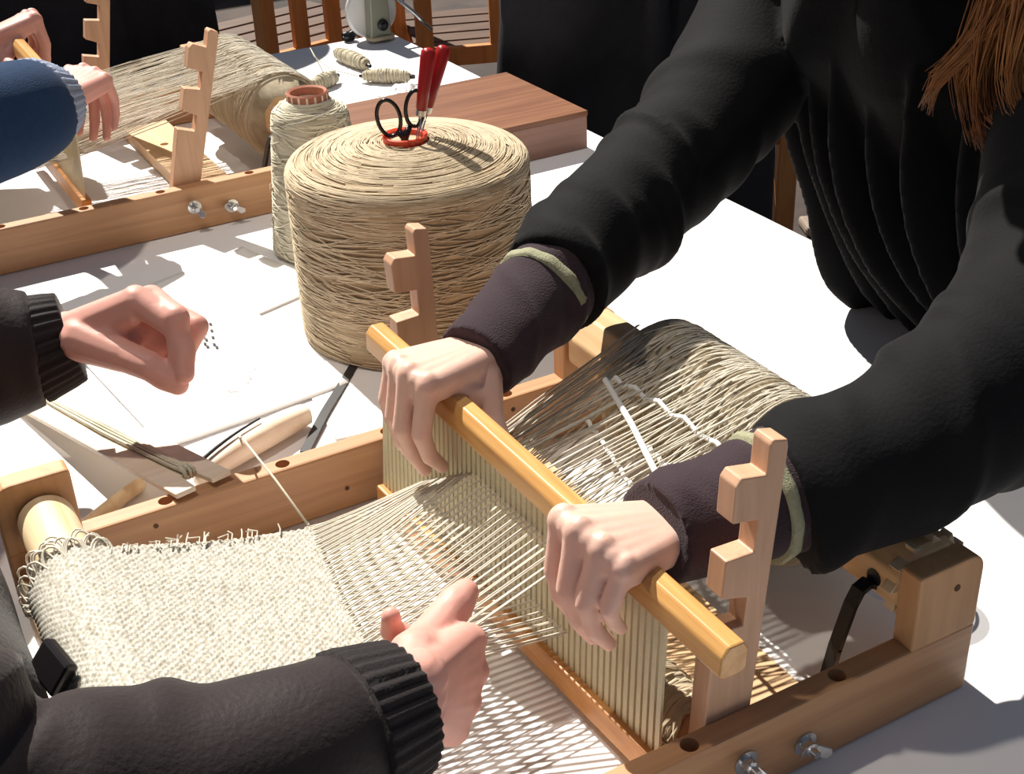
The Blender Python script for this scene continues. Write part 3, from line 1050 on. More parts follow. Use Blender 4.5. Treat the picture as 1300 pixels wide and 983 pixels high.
# ------------------------------------------------------------------ bobbins and scraps behind the box
def bobbin(p0, p1, r, label, seed):
    p0, p1 = Vector(p0), Vector(p1)
    d = p1 - p0
    L = d.length
    m = Matrix.Translation(p0) @ d.to_track_quat('Z', 'Y').to_matrix().to_4x4()
    t = thing('bobbin', label, 'bobbin', ((p0 + p1) / 2 - Vector((0, 0, r))), 'wound bobbins')
    MB().lathe([(0.0036, -0.004), (0.0042, 0.0), (0.0042, L), (0.0036, L + 0.005), (0.0020, L + 0.005), (0.0020, L)], 14, m).build('quill', M['black_plastic'], t, smooth=False)
    rnd = random.Random(seed)
    prof = []
    N = 34
    for k in range(N + 1):
        u = k / N
        prof.append((0.0045 + (r - 0.0045) * math.sin(PI * (0.04 + 0.92 * u)) ** 0.6 + 0.0011 * math.sin(k * 2.0) , L * (0.03 + 0.93 * u)))
    MB().lathe(prof, 22, m).build('wound_yarn', M['bobbin_yarn'], t, smooth=True)
    st = MB()
    for q in range(26):
        u0 = rnd.uniform(0.06, 0.9)
        pts = []
        a0 = rnd.uniform(0, 6)
        for s in range(14):
            u = u0 + 0.04 * s / 13
            a = a0 + 5.5 * s / 13
            rr = 0.0056 + (r - 0.0045) * math.sin(PI * (0.04 + 0.92 * u)) ** 0.6
            pts.append(m @ Vector((rr * math.cos(a), rr * math.sin(a), L * u)))
        st.tube(pts, 0.0007, 4)
    st.build('strands', M['strand2'], t, smooth=True, kind='stuff')
    return t
bobbin((0.352, 1.862, 0.013), (0.366, 1.738, 0.013), 0.0135, 'yarn wound bobbin pointing at the red handled hooks', 1)
bobbin((0.330, 1.690, 0.012), (0.402, 1.628, 0.012), 0.0125, 'yarn wound bobbin lying against the crumpled paper scrap', 2)
bobbin((0.236, 1.690, 0.012), (0.292, 1.716, 0.012), 0.0135, 'short fat bobbin of yarn beside the slim cone', 3)
o = MB().tube([(0.262, 1.70, 0.025), (0.258, 1.72, 0.05), (0.264, 1.76, 0.058), (0.285, 1.80, 0.03), (0.31, 1.79, 0.004), (0.335, 1.72, 0.003)], 0.0008, 6).build('yarn_end', M['strand2'], smooth=True)
tag(o, 'loose yarn end curling up from the short fat bobbin', 'yarn')

g = MB()
N = 18
for i in range(N + 1):
    for j in range(N + 1):
        u, v = i / N - .5, j / N - .5
        x, y = 0.352 + u * 0.085, 1.555 + v * 0.075
        z = 0.004 + 0.020 * max(0, 1 - (u * u + v * v) * 4.5) + 0.012 * abs(noise.noise(Vector((u * 6, v * 6, 5)))) 
        g.v.append((x, y, z))
g.f = [(i * (N + 1) + j, (i + 1) * (N + 1) + j, (i + 1) * (N + 1) + j + 1, i * (N + 1) + j + 1) for i in range(N) for j in range(N)]
o = g.build('paper_scrap', M['paper']); sm = o.modifiers.new('s', 'SOLIDIFY'); sm.thickness = 0.0006
tag(o, 'crumpled white paper scrap between the bobbin and the brown board', 'paper')

# ------------------------------------------------------------------ bobbin winder clamped at the far corner of the table
t = thing('bobbin_winder', 'bobbin winder with white wheel and olive bracket on table corner', 'winder', (0.465, 1.94, 0))
MB().lathe([(0.012, -0.006), (0.050, -0.006), (0.0545, -0.002), (0.0545, 0.004), (0.050, 0.008), (0.012, 0.010)], 44, Matrix.Translation((0.472, 1.955, 0.056)) @ Matrix.Rotation(PI / 2, 4, 'X')).build('wheel', M['white_plastic'], t, smooth=False)
MB().prism([(0.452, 1.945, 0.0), (0.498, 1.945, 0.0), (0.494, 1.945, 0.10), (0.490, 1.945, 0.17), (0.459, 1.945, 0.17), (0.456, 1.945, 0.10)], (0, -0.028, 0)).build('bracket', M['olive'], t, bevel=0.003)
MB().lathe([(0.010, 0), (0.011, 0.003), (0.011, 0.006), (0.005, 0.008), (0.004, 0.012)], 18, Matrix.Translation((0.478, 1.9175, 0.034)) @ Matrix.Rotation(PI / 2, 4, 'X')).build('axle_nut', M['black_metal'], t, smooth=False)
MB().tube([(0.477 + 0.026 * math.cos(a), 1.9305 + 0.020 * math.sin(a), 0.008 + 0.001 * math.sin(3 * a)) for a in [2 * PI * k / 24 for k in range(24)]], 0.0045, 8, closed=True).build('cord_wrap', M['strand'], t, smooth=True)
MB().tube([(0.486, 1.93, 0.108), (0.53, 1.89, 0.060), (0.560, 1.862, 0.022)], 0.0042, 12).build('spindle', M['steel'], t, smooth=True)
MB().box((0.440, 1.915, -0.075), (0.505, 1.985, -0.030)).build('clamp', M['black_metal'], t, bevel=0.003)
MB().lathe([(0.0085, 0), (0.010, 0.006), (0.010, 0.02), (0.006, 0.028)], 18, Matrix.Translation((0.412, 1.965, 0.010)) @ Matrix.Rotation(PI / 2, 4, 'Y')).build('crank_knob', M['black_plastic'], t, smooth=False)
MB().tube([(0.412, 1.965, 0.010), (0.445, 1.960, 0.030), (0.472, 1.957, 0.056)], 0.003, 8).build('crank_arm', M['steel'], t, smooth=True)

# ------------------------------------------------------------------ papers between the looms
def sheet(c, w, h, rot, z, label, seed):
    g = MB()
    N = 16
    m = Matrix.Translation((c[0], c[1], z)) @ Matrix.Rotation(rot, 4, 'Z')
    for i in range(N + 1):
        for j in range(N + 1):
            u, v = i / N - .5, j / N - .5
            zz = 0.0007 * (1 + noise.noise(Vector((u * 3 + seed, v * 3, seed)))) + 0.004 * max(0, (abs(u) + abs(v) - 0.8)) ** 1.5 * 6
            g.v.append(m @ Vector((u * w, v * h, zz)))
    g.f = [(i * (N + 1) + j, (i + 1) * (N + 1) + j, (i + 1) * (N + 1) + j + 1, i * (N + 1) + j + 1) for i in range(N) for j in range(N)]
    o = g.build('paper_sheet', M['paper'], smooth=True)
    s = o.modifiers.new('s', 'SOLIDIFY'); s.thickness = 0.0004; s.offset = 1
    return tag(o, label, 'paper', 'sheets between the looms')
SH1 = sheet((-0.262, 0.800), 0.21, 0.297, 0.10, 0.0016, 'white sheet printed with a dotted weaving draft', 1)
sheet((-0.085, 0.635), 0.21, 0.17, -0.12, 0.0005, 'plain white sheet under the black strap beside the rail', 2)
sheet((-0.20, 0.965), 0.24, 0.18, 0.30, 0.0004, 'plain white sheet lying before the farther loom', 3)
pr = MB()
bx = Vector((-0.243, 0.938, 0)); ax = Vector((0.015, -0.049, 0)) ; bx2 = Vector((-0.011, -0.079, 0))
c0 = Vector((-0.252, 0.932, 0.0042))
for r in range(8):
    for c in range(5):
        if (r + c) % 2 and 0 < r < 7 and c in (0, 4):
            continue
        p = c0 + Vector((0.0075, -0.0115, 0)) * c * 1.0 + Vector((-0.0022, -0.0088, 0)) * (r + (0.5 if c % 2 else 0))
        k = 0.0016
        off = Vector((0.0012 if r % 2 else -0.0012, 0, 0))
        pr.box(p + off - Vector((k, k * 1.5, 0.0002)), p + off + Vector((k, k * 1.5, 0.0002)))
pr.build('printed_draft', M['ink'], SH1, label='black dotted weaving pattern')
sk = MB()
rnd = random.Random(4)
for q in range(9):
    p = Vector((-0.272 + rnd.uniform(0, 0.055), 0.715 + rnd.uniform(0, 0.05), 0.0040))
    pts = [p + Vector((0.016 * u, 0.010 * math.sin(u * 2 + q) * (1 if q % 2 else -1), 0)) for u in np.linspace(0, 1, 6)]
    sk.tube(pts, 0.0004, 4)
sk.build('pencil_sketch', M['pencil'], SH1, label='faint pencil lines')

# ------------------------------------------------------------------ shuttles, strap, sticks beside the left rail
t = thing('stick_shuttle', 'flat pale stick shuttle wound with yarn leaning on the rail', 'shuttle', (-0.40, 0.65, 0.0))
e0, e1 = Vector((-0.362, 0.4555, 0.0690)), Vector((-0.440, 0.822, 0.006))
d = (e1 - e0).normalized()
L = (e1 - e0).length
sd = Vector((1, 0.2, 0)); sd = (sd - d * sd.dot(d)).normalized()
nn = sd.cross(d)
nn = nn if nn.z > 0 else -nn
w = 0.027
def S(u, v, k=0):
    return e0 + d * u + sd * v + nn * k
out = [(0, -w), (0, -0.008), (0.028, -0.006), (0.034, 0), (0.028, 0.006), (0, 0.008), (0, w), (L, w), (L, 0.008), (L - 0.028, 0.006), (L - 0.034, 0), (L - 0.028, -0.006), (L, -0.008), (L, -w)]
MB().prism([S(u, v, -0.0025) for u, v in out], nn * 0.005).build('stick', M['pale'], t, bevel=0.001)
wy = MB()
rnd = random.Random(9)
for q in range(22):
    v = rnd.uniform(-0.0065, 0.0065)
    k = 0.0035 + 0.0032 * rnd.random()
    pts = [S(0.032, v * 0.6, 0.0), S(0.029, v * 0.8, k + 0.002), S(0.06, v, k + 0.001), S(L * 0.5, v * 1.5, k + 0.0015 * rnd.random()), S(L - 0.06, v, k), S(L - 0.031, v * 0.7, k), S(L - 0.033, v * 0.6, -0.003)]
    wy.tube(pts, 0.0011, 5)
for q in range(10):
    v = rnd.uniform(-0.005, 0.005)
    wy.tube([S(0.033, v, -0.004), S(0.027, v, 0.0), S(0.026, v * 1.2, 0.006), S(0.036, v, 0.009)], 0.0012, 5)
wy.build('wound_yarn', M['strand2'], t, smooth=True, kind='stuff')

# boat-shaped shuttle with dark upper edge lying on the paper
t = thing('boat_shuttle', 'pale wooden shuttle with a dark thread along its edge, behind the rail', 'shuttle', (-0.26, 0.60, 0))
a, b = Vector((-0.345, 0.560, 0.002)), Vector((-0.212, 0.6135, 0.002))
d = (b - a).normalized(); L = (b - a).length
sd = Vector((d.y, -d.x, 0))
vs, fs = [], []
N, K = 30, 10
for i in range(N + 1):
    u = i / N
    hw = 0.0135 * (math.sin(PI * min(1, (0.08 + 0.92 * u) * 0.75)) ** 0.6)
    ht = 0.027 * (math.sin(PI * min(1, (0.10 + 0.90 * u) * 0.8)) ** 0.5)
    for j in range(K):
        th = 2 * PI * j / K
        c, s = math.cos(th), math.sin(th)
        p = a + d * (L * u) + sd * (hw * (abs(c) ** 0.7) * (1 if c > 0 else -1)) + Vector((0, 0, ht * (0.5 + 0.5 * (abs(s) ** 0.7) * (1 if s > 0 else -1))))
        vs.append(p)
fs = [(i * K + j, i * K + (j + 1) % K, (i + 1) * K + (j + 1) % K, (i + 1) * K + j) for i in range(N) for j in range(K)]
fs += [tuple(range(K - 1, -1, -1)), tuple(range(N * K, (N + 1) * K))]
MB().add(vs, fs).build('body', M['pale'], t, smooth=True)
MB().tube([a + d * (L * u) + sd * -0.004 + Vector((0, 0, 0.0035 + 0.027 * (math.sin(PI * min(1, (0.10 + 0.90 * u) * 0.8)) ** 0.5))) for u in np.linspace(0.0, 0.62, 12)], [0.0022 - 0.0012 * k / 11 for k in range(12)], 6).build('thread', M['strap'], t, smooth=True)

def strip(pts, w, th, name, mat, label, cat):
    P, _ = catmull(pts, [(0,)] * len(pts), 0.006)
    P = [Vector(p) for p in P]
    vs = []
    for i in range(len(P)):
        tt = (P[min(i + 1, len(P) - 1)] - P[max(i - 1, 0)]).normalized()
        s = tt.cross(Vector((0, 0, 1))).normalized() * w
        for q in (P[i] - s, P[i] + s):
            vs += [q, q + Vector((0, 0, th))]
    fs = []
    for i in range(len(P) - 1):
        k = i * 4
        fs += [(k, k + 4, k + 6, k + 2), (k + 1, k + 3, k + 7, k + 5), (k, k + 1, k + 5, k + 4), (k + 2, k + 6, k + 7, k + 3)]
    fs += [(0, 2, 3, 1), (len(vs) - 4, len(vs) - 3, len(vs) - 1, len(vs) - 2)]
    return tag(MB().add(vs, fs).build(name, mat), label, cat)
strip([(-0.095, 0.730, 0.0018), (-0.120, 0.700, 0.0018), (-0.150, 0.664, 0.0026), (-0.186, 0.622, 0.0030), (-0.206, 0.597, 0.0026), (-0.235, 0.560, 0.0018)], 0.0050, 0.0016, 'black_strap', M['strap'], 'black strap running from under the large cone to the rail', 'strap')

for k, (p, q, r, lab) in enumerate((((-0.455, 0.497, 0.012), (-0.400, 0.520, 0.012), 0.011, 'thick white stick end lying under the stick shuttle'), ((-0.470, 0.535, 0.008), (-0.392, 0.585, 0.008), 0.007, 'thin white stick lying farther behind the rail'))):
    pts = [Vector(p).lerp(Vector(q), u) for u in np.linspace(0, 1, 9)]
    o = MB().tube(pts, [r * (0.55 + 0.45 * math.sin(PI * min(1, 0.12 + u * 1.3) * 0.5)) for u in np.linspace(0, 1, 9)], 14).build('white_stick', M['dowel'] if k else M['white_plastic'], smooth=True)
    tag(o, lab, 'stick', 'sticks behind the rail')

# clear plastic tub behind the back block of the near loom
t = thing('plastic_tub', 'clear plastic tub standing behind the loom under the black sleeve', 'tub', (0.106, 0.100, 0))
MB().lathe([(0.026, 0.001), (0.027, 0.0), (0.031, 0.062), (0.033, 0.064), (0.033, 0.067), (0.0298, 0.066), (0.0255, 0.003)], 36, Matrix.Translation((0.106, 0.100, 0))).build('bowl', M['clear'], t, smooth=True)
MB().lathe([(0.0302, 0.054), (0.0311, 0.054), (0.0314, 0.057), (0.0305, 0.057)], 36, Matrix.Translation((0.106, 0.100, 0)), closed=True).build('band', M['core_tube'], t)

# coil of brown yarn lying inside the near loom by the notched post
cy_ = MB()
rnd = random.Random(21)
for k in range(34):
    yb = 0.028 + 0.055 * k / 33
    pts = [(-0.150 + (0.021 + 0.002 * rnd.uniform(-1, 1)) * math.cos(a), yb + 0.003 * math.sin(a) + 0.002 * rnd.uniform(-1, 1), 0.0245 + (0.021 + 0.002 * rnd.uniform(-1, 1)) * math.sin(a)) for a in [2 * PI * q / 18 for q in range(18)]]
    cy_.tube(pts, 0.0019, 5, closed=True)
t = thing('yarn_coil', 'small coil of brown yarn on a stick beside the notched post', 'yarn', (-0.150, 0.05, 0.0))
cy_.build('coiled_yarn', M['strand'], t, smooth=True, kind='stuff')
MB().tube([(-0.150, 0.022, 0.0245), (-0.150, 0.12, 0.0245)], 0.0185, 14).build('stick', M['rail'], t, smooth=True)

# ------------------------------------------------------------------ people
# joints of each hand: w wrist, i/m/r/p fingers (0 knuckle .. 3 tip), t thumb
HANDS = {
    'AR': {'w': (-0.1445, 0.3298, 0.1915), 'i0': (-0.219, 0.2876, 0.2029), 'i1': (-0.2284, 0.2856, 0.163), 'i2': (-0.2223, 0.2873, 0.1399), 'i3': (-0.2105, 0.2905, 0.1241), 'm0': (-0.2252, 0.3067, 0.2053), 'm1': (-0.2352, 0.3051, 0.1614), 'm2': (-0.228, 0.3056, 0.1344), 'm3': (-0.2189, 0.3063, 0.1154), 'r0': (-0.224, 0.3265, 0.2026), 'r1': (-0.2336, 0.3243, 0.1617), 'r2': (-0.2292, 0.3258, 0.1361), 'r3': (-0.2195, 0.3288, 0.1177), 'p0': (-0.2206, 0.3448, 0.1986), 'p1': (-0.2315, 0.3433, 0.1674), 'p2': (-0.2293, 0.3433, 0.1486), 'p3': (-0.2215, 0.3439, 0.1323), 't0': (-0.1608, 0.3055, 0.1823), 't1': (-0.166, 0.272, 0.16), 't2': (-0.162, 0.262, 0.132), 't3': (-0.17, 0.256, 0.108)},
    'AL': {'w': (-0.1433, 0.0727, 0.1554), 'i0': (-0.2184, 0.0913, 0.1896), 'i1': (-0.2249, 0.0913, 0.15), 'i2': (-0.2214, 0.0911, 0.1267), 'i3': (-0.2127, 0.0908, 0.1092), 'm0': (-0.2184, 0.0716, 0.1916), 'm1': (-0.2278, 0.0708, 0.1485), 'm2': (-0.2214, 0.0688, 0.1219), 'm3': (-0.2116, 0.0668, 0.1039), 'r0': (-0.2129, 0.0534, 0.1868), 'r1': (-0.2249, 0.0537, 0.1474), 'r2': (-0.2189, 0.0537, 0.1227), 'r3': (-0.2074, 0.0537, 0.1056), 'p0': (-0.2061, 0.0373, 0.1803), 'p1': (-0.217, 0.0381, 0.1499), 'p2': (-0.2071, 0.0413, 0.1344), 'p3': (-0.1922, 0.0448, 0.1257), 't0': (-0.16, 0.092, 0.15), 't1': (-0.152, 0.108, 0.118), 't2': (-0.15, 0.108, 0.09), 't3': (-0.16, 0.104, 0.068)},
    'BR': {'w': (-0.3553, 0.0345, 0.1521), 'i0': (-0.2927, 0.0889, 0.1278), 'i1': (-0.314, 0.1196, 0.1109), 'i2': (-0.331, 0.1283, 0.1255), 'i3': (-0.3335, 0.1205, 0.1438), 'm0': (-0.2968, 0.0799, 0.1101), 'm1': (-0.3153, 0.119, 0.0976), 'm2': (-0.339, 0.112, 0.1107), 'm3': (-0.3438, 0.0947, 0.1216), 'r0': (-0.3085, 0.0701, 0.0972), 'r1': (-0.3258, 0.1065, 0.0855), 'r2': (-0.3478, 0.1, 0.0977), 'r3': (-0.3526, 0.0827, 0.1085), 'p0': (-0.3215, 0.0607, 0.0869), 'p1': (-0.3351, 0.0894, 0.0778), 'p2': (-0.3512, 0.0846, 0.0867), 'p3': (-0.3553, 0.0698, 0.0959), 't0': (-0.3435, 0.0624, 0.157), 't1': (-0.3252, 0.0934, 0.1334), 't2': (-0.2996, 0.1109, 0.1337), 't3': (-0.2772, 0.1236, 0.1374)},
    'BL': {'w': (-0.4139, 0.6327, 0.152), 'i0': (-0.3654, 0.5727, 0.1998), 'i1': (-0.344, 0.5393, 0.1832), 'i2': (-0.3427, 0.5213, 0.1656), 'i3': (-0.3485, 0.5099, 0.149), 'm0': (-0.3498, 0.5841, 0.191), 'm1': (-0.3413, 0.5376, 0.1904), 'm2': (-0.3463, 0.5263, 0.1637), 'm3': (-0.3515, 0.5237, 0.1425), 'r0': (-0.3415, 0.5966, 0.1763), 'r1': (-0.3196, 0.5596, 0.1665), 'r2': (-0.3357, 0.5575, 0.1446), 'r3': (-0.3522, 0.5657, 0.1325), 'p0': (-0.3362, 0.6085, 0.1611), 'p1': (-0.3266, 0.5797, 0.1443), 'p2': (-0.3412, 0.585, 0.1318), 'p3': (-0.3549, 0.5972, 0.1272), 't0': (-0.413, 0.602, 0.1621), 't1': (-0.3888, 0.5645, 0.1558), 't2': (-0.3712, 0.5375, 0.151), 't3': (-0.354, 0.52, 0.136)},
}
# thumbs lie along the back of the bar; the small finger curls in front of the slats
HANDS['AR'].update(t1=(-0.168, 0.284, 0.160), t2=(-0.1715, 0.264, 0.147), t3=(-0.174, 0.243, 0.1435))
HANDS['AL'].update(t0=(-0.160, 0.092, 0.146), t1=(-0.161, 0.114, 0.138), t2=(-0.165, 0.138, 0.1355), t3=(-0.168, 0.157, 0.1355))
HANDS['AL'].update(p2=(-0.2115, 0.0413, 0.1344), p3=(-0.2035, 0.0448, 0.1230))
HANDS['AL'] = {k: (p[0], p[1], p[2] + (0.014 if k == 'w' else 0.006)) for k, p in HANDS['AL'].items()}

def press_out(me, reed, slack=0.0010):
    """flesh gives way where a hand grips the bar or touches the slats"""
    TL, x, y, z, L = reed
    tb, hb = 0.0105 - slack, 0.0125 - slack
    for v in me.vertices:
        d = v.co - TL
        s, a, b = d.dot(y), d.dot(x), d.dot(z)
        if not 0.0 < s < L:
            continue
        if abs(a) < tb and abs(b) < hb:
            if tb - abs(a) < hb - abs(b):
                v.co += x * ((tb if a > 0 else -tb) - a)
            else:
                v.co += z * ((hb if b > 0 else -hb) - b)
    return me

def rest_on(me, test, zmin):
    for v in me.vertices:
        if test(v.co) and v.co.z < zmin:
            v.co.z = zmin
    return me

def turned(J, about, to, rz=PI):
    """same grip turned about the vertical and moved"""
    a, b = Vector(about), Vector(to)
    R_ = Matrix.Rotation(rz, 3, 'Z')
    return {k: tuple(b + R_ @ (Vector(p) - a)) for k, p in J.items()}

def hand_shape(J, elbow, scale=1.0, forearm=0.16, thumb=1.0, extra=()):
    """spheres along the bones -> one continuous hand with five separate fingers"""
    J = {k: Vector(p) for k, p in J.items()}
    mb = MB()
    def line(a, b, ra, rb, n=None, flat=None):
        d = (b - a).length
        n = n or max(3, int(d / (0.35 * min(ra, rb))))
        for i in range(n + 1):
            u = i / n
            mb.ball(a.lerp(b, u), (ra + (rb - ra) * u) * scale, n=12)
    w = J['w']
    f = (J['m0'] - w).normalized()
    s = (J['i0'] - J['p0']); s = (s - f * s.dot(f)).normalized()
    nrm = f.cross(s).normalized()
    # dorsal side is the one opposite to where the fingertips curl
    tips = (J['m3'] + J['r3']) / 2 - J['m0']
    if nrm.dot(tips) > 0:
        nrm = -nrm
    rad = {'i': (0.0100, 0.0086, 0.0074, 0.0060), 'm': (0.0102, 0.0088, 0.0076, 0.0062), 'r': (0.0096, 0.0082, 0.0071, 0.0058), 'p': (0.0086, 0.0070, 0.0061, 0.0050)}
    off = {'i': 0.012, 'm': 0.004, 'r': -0.005, 'p': -0.012}
    for k, r in rad.items():
        for q in range(3):
            a, b = J[k + str(q)], J[k + str(q + 1)]
            mid = a.lerp(b, 0.5)
            rm = (r[q] + r[q + 1]) * 0.5 * 0.95
            line(a, mid, r[q], rm)
            line(mid, b, rm, r[q + 1])
        mb.ball(J[k + '0'] + nrm * 0.0022, 0.0087 * (0.86 if k == 'p' else 1) * scale, n=12)
        # metacarpals
        a = w + s * off[k] + f * 0.004
        line(a, J[k + '0'] - nrm * 0.002, 0.0135, 0.0104)
        line(a - nrm * 0.006, J[k + '0'] - nrm * 0.008 - f * 0.006, 0.0125, 0.0085)
    for a, b in (('i', 'm'), ('m', 'r'), ('r', 'p')):
        ma = (J[a + '0'] + J[b + '0']) / 2
        line(w + s * (off[a] + off[b]) / 2, ma - nrm * 0.0012, 0.0140, 0.0096)
        ta = (J[a + '1'] - J[a + '0']).normalized() + (J[b + '1'] - J[b + '0']).normalized()
        mb.ball(ma + ta.normalized() * 0.007, 0.0078 * scale, n=12)
    # thumb and the ball of the thumb
    line(w + s * 0.010 - nrm * 0.004, J['t0'], 0.014, 0.0145)
    line(J['t0'], J['t1'], 0.0150, 0.0112 * thumb)
    line(J['t1'], J['t2'], 0.0106 * thumb, 0.0098 * thumb)
    m2 = J['t2'].lerp(J['t3'], 0.5)
    line(J['t2'], m2, 0.0096 * thumb, 0.0098 * thumb)
    line(m2, J['t3'], 0.0098 * thumb, 0.0072 * thumb)
    wb = J['t0'].lerp(J['t1'], 0.6)
    line(wb, w.lerp(J['i0'], 0.72) - nrm * 0.006, 0.0105, 0.0095)
    line(J['t0'].lerp(J['t1'], 0.3), w.lerp(J['m0'], 0.5) - nrm * 0.008, 0.012, 0.011)
    for p, r in extra:
        mb.ball(p, r, n=14)
    # wrist and forearm
    e = Vector(elbow)
    fd = (e - w).normalized()
    for k in (-1, 0, 1):
        line(w + s * 0.011 * k, w + s * 0.013 * k + fd * forearm * 0.45, 0.0155, 0.0180, n=8)
        line(w + s * 0.013 * k + fd * forearm * 0.45, w + s * 0.016 * k + fd * forearm, 0.0180, 0.0225, n=8)
    return fuse(mb, 0.00165, 9, 0.5)

def head_shape(mb, c, fwd, up, s=1.0):
    """adds a head with face to mb; c = head centre"""
    c = Vector(c); fwd = Vector(fwd).normalized(); up = Vector(up); up = (up - fwd * up.dot(fwd)).normalized()
    rt = fwd.cross(up)
    m = Matrix((rt, fwd, up)).transposed()
    def P(x, y, z):
        return c + m @ (Vector((x, y, z)) * s)
    mb.ball(P(0, -0.012, 0.025), 0.082 * s, 0.92, 1.12, 1.0, n=24, mat=m)
    mb.ball(P(0, 0.022, -0.035), 0.066 * s, 0.92, 0.95, 1.15, n=20, mat=m)
    mb.ball(P(0, 0.055, -0.088), 0.026 * s, 1.2, 0.9, 0.8, n=16, mat=m)
    mb.ball(P(0, 0.078, 0.022), 0.020 * s, 2.4, 0.7, 0.55, n=14, mat=m)
    for k in range(7):
        u = k / 6
        mb.ball(P(0, 0.084 + 0.022 * u, 0.008 - 0.040 * u), (0.007 + 0.005 * u) * s, n=10, mat=m)
    for sx in (-1, 1):
        mb.ball(P(0.010 * sx, 0.096, -0.034), 0.0085 * s, n=10, mat=m)
        mb.ball(P(0.078 * sx, -0.010, -0.010), 0.030 * s, 0.28, 0.65, 1.05, n=14, mat=m)
        mb.ball(P(0.042 * sx, 0.058, -0.022), 0.024 * s, 1, 0.8, 0.9, n=14, mat=m)
    mb.ball(P(0, 0.082, -0.058), 0.012 * s, 1.9, 0.8, 0.45, n=12, mat=m)
    mb.ball(P(0, 0.080, -0.069), 0.012 * s, 1.6, 0.8, 0.5, n=12, mat=m)
    return P, m

def join_meshes(parts):
    bm = bmesh.new()
    for me in parts:
        bm.from_mesh(me)
        bpy.data.meshes.remove(me)
    me = bpy.data.meshes.new('body')
    bm.to_mesh(me)
    bm.free()
    return me

def hair_cap(P, m, parent, mat, length, seed, s=1.0, spread=1.0):
    """scalp shell plus locks"""
    mb = MB()
    mb.ball(P(0, -0.022, 0.035), 0.090 * s, 0.98, 1.08, 0.98, n=24, mat=m)
    rnd = random.Random(seed)
    for k in range(70):
        a = rnd.uniform(0.15 * PI, 1.85 * PI) + PI / 2
        ca, sa = math.cos(a), math.sin(a)
        r = 0.086
        p0 = P(0.55 * r * ca, 0.55 * r * sa * 1.1 - 0.02, 0.095)
        p1 = P(r * ca, r * sa * 1.15 - 0.02, 0.05)
        p2 = P(r * 1.02 * ca, r * 1.08 * sa - 0.025, -0.03)
        p3 = p2 + Vector((rnd.uniform(-.02, .02), rnd.uniform(-.02, .02), -length * rnd.uniform(0.6, 1)))
        P4, _ = catmull([p0, p1, p2, p3], [(0,)] * 4, 0.02)
        n = len(P4)
        mb.tube(P4, [0.010 * (1 - 0.75 * (q / (n - 1)) ** 2) for q in range(n)], 7)
    return mb

def eyes(P, m, parent, s=1.0):
    for sx in (-1, 1):
        ob = MB().ball(P(0.031 * sx, 0.070, 0.000), 0.0120 * s, n=14, mat=m).build('eye', M['eye'], parent, smooth=True)
        MB().ball(P(0.031 * sx, 0.0808, 0.000), 0.0050 * s, 1, 0.4, 1, n=10, mat=m).build('pupil', M['black_plastic'], ob, smooth=True)

def leg_pair(mb, hips, knees, feet, rr=(0.095, 0.065, 0.050)):
    for h, k, f in zip(hips, knees, feet):
        sweep(mb, [h, Vector(h).lerp(Vector(k), .5), k, Vector(k).lerp(Vector(f), .5), f], [rr[0], (rr[0] + rr[1]) / 2, rr[1], rr[1], rr[2]], up=(0.3, 1, 0.1), n=24, step=0.03)

def shoes(parent, feet, fwd):
    fwd = Vector(fwd).normalized()
    sd = Vector((-fwd.y, fwd.x, 0))
    m = Matrix((sd, fwd, Vector((0, 0, 1)))).transposed()
    for f in feet:
        mb = MB()
        f = Vector((f[0], f[1], FZ))
        mb.ball(f + Vector((0, 0, 0.055)), 0.052, 0.85, 1.0, 0.9, n=18, mat=m)
        mb.ball(f + fwd * 0.09 + Vector((0, 0, 0.036)), 0.050, 0.88, 1.7, 0.70, n=18, mat=m)
        me = fuse(mb, 0.008, 3)
        zs = np.array([v.co.z for v in me.vertices])
        for v in me.vertices:
            v.co.z = max(v.co.z, FZ)
        link('shoe', me, M['shoe'], parent, smooth=True)

# ---------------------------------------------------------------- the person in the black coat gripping the reed
A = thing('person', 'person in black coat leaning over the loom, both hands on the reed', 'person', (0.74, 0.35, FZ))
AR, AL = HANDS['AR'], HANDS['AL']
shR, shL = Vector((0.31, 0.530, 0.375)), Vector((0.33, 0.155, 0.375))
pathR = [(-0.060, 0.369, 0.214), (-0.01, 0.396, 0.224), (0.045, 0.425, 0.236), (0.115, 0.450, 0.254), (0.21, 0.494, 0.288), (0.30, 0.535, 0.335), (0.37, 0.51, 0.39)]
radR = [(0.047, 0.047), (0.052, 0.052), (0.054, 0.054), (0.057, 0.057), (0.064, 0.064), (0.074, 0.074), (0.085, 0.085)]
pathL = [(-0.056, 0.062, 0.168), (-0.01, 0.051, 0.177), (0.035, 0.042, 0.188), (0.10, 0.038, 0.216), (0.19, 0.066, 0.250), (0.27, 0.112, 0.300), (0.34, 0.17, 0.375)]
radL = [(0.050, 0.052), (0.056, 0.056), (0.059, 0.060), (0.062, 0.064), (0.068, 0.070), (0.078, 0.080), (0.085, 0.085)]
parts = [press_out(hand_shape(AR, (-0.01, 0.396, 0.224), forearm=0.16), REEDS[0]), press_out(hand_shape(AL, (0.0, 0.056, 0.180), forearm=0.16), REEDS[0])]
mb = MB()
for pth in (pathR, pathL):
    sweep(mb, [p for p in pth[1:]], [0.034, 0.037, 0.042, 0.045, 0.045, 0.030], n=20, step=0.02)
spine = [(0.30, 0.335, 0.460), (0.34, 0.34, 0.375), (0.44, 0.345, 0.29), (0.56, 0.35, 0.16), (0.66, 0.355, 0.04), (0.71, 0.355, -0.08)]
sweep(mb, spine, [(0.06, 0.06), (0.17, 0.09), (0.165, 0.105), (0.14, 0.10), (0.155, 0.11), (0.15, 0.11)], up=(0.6, 0, 0.8), n=32, step=0.03)
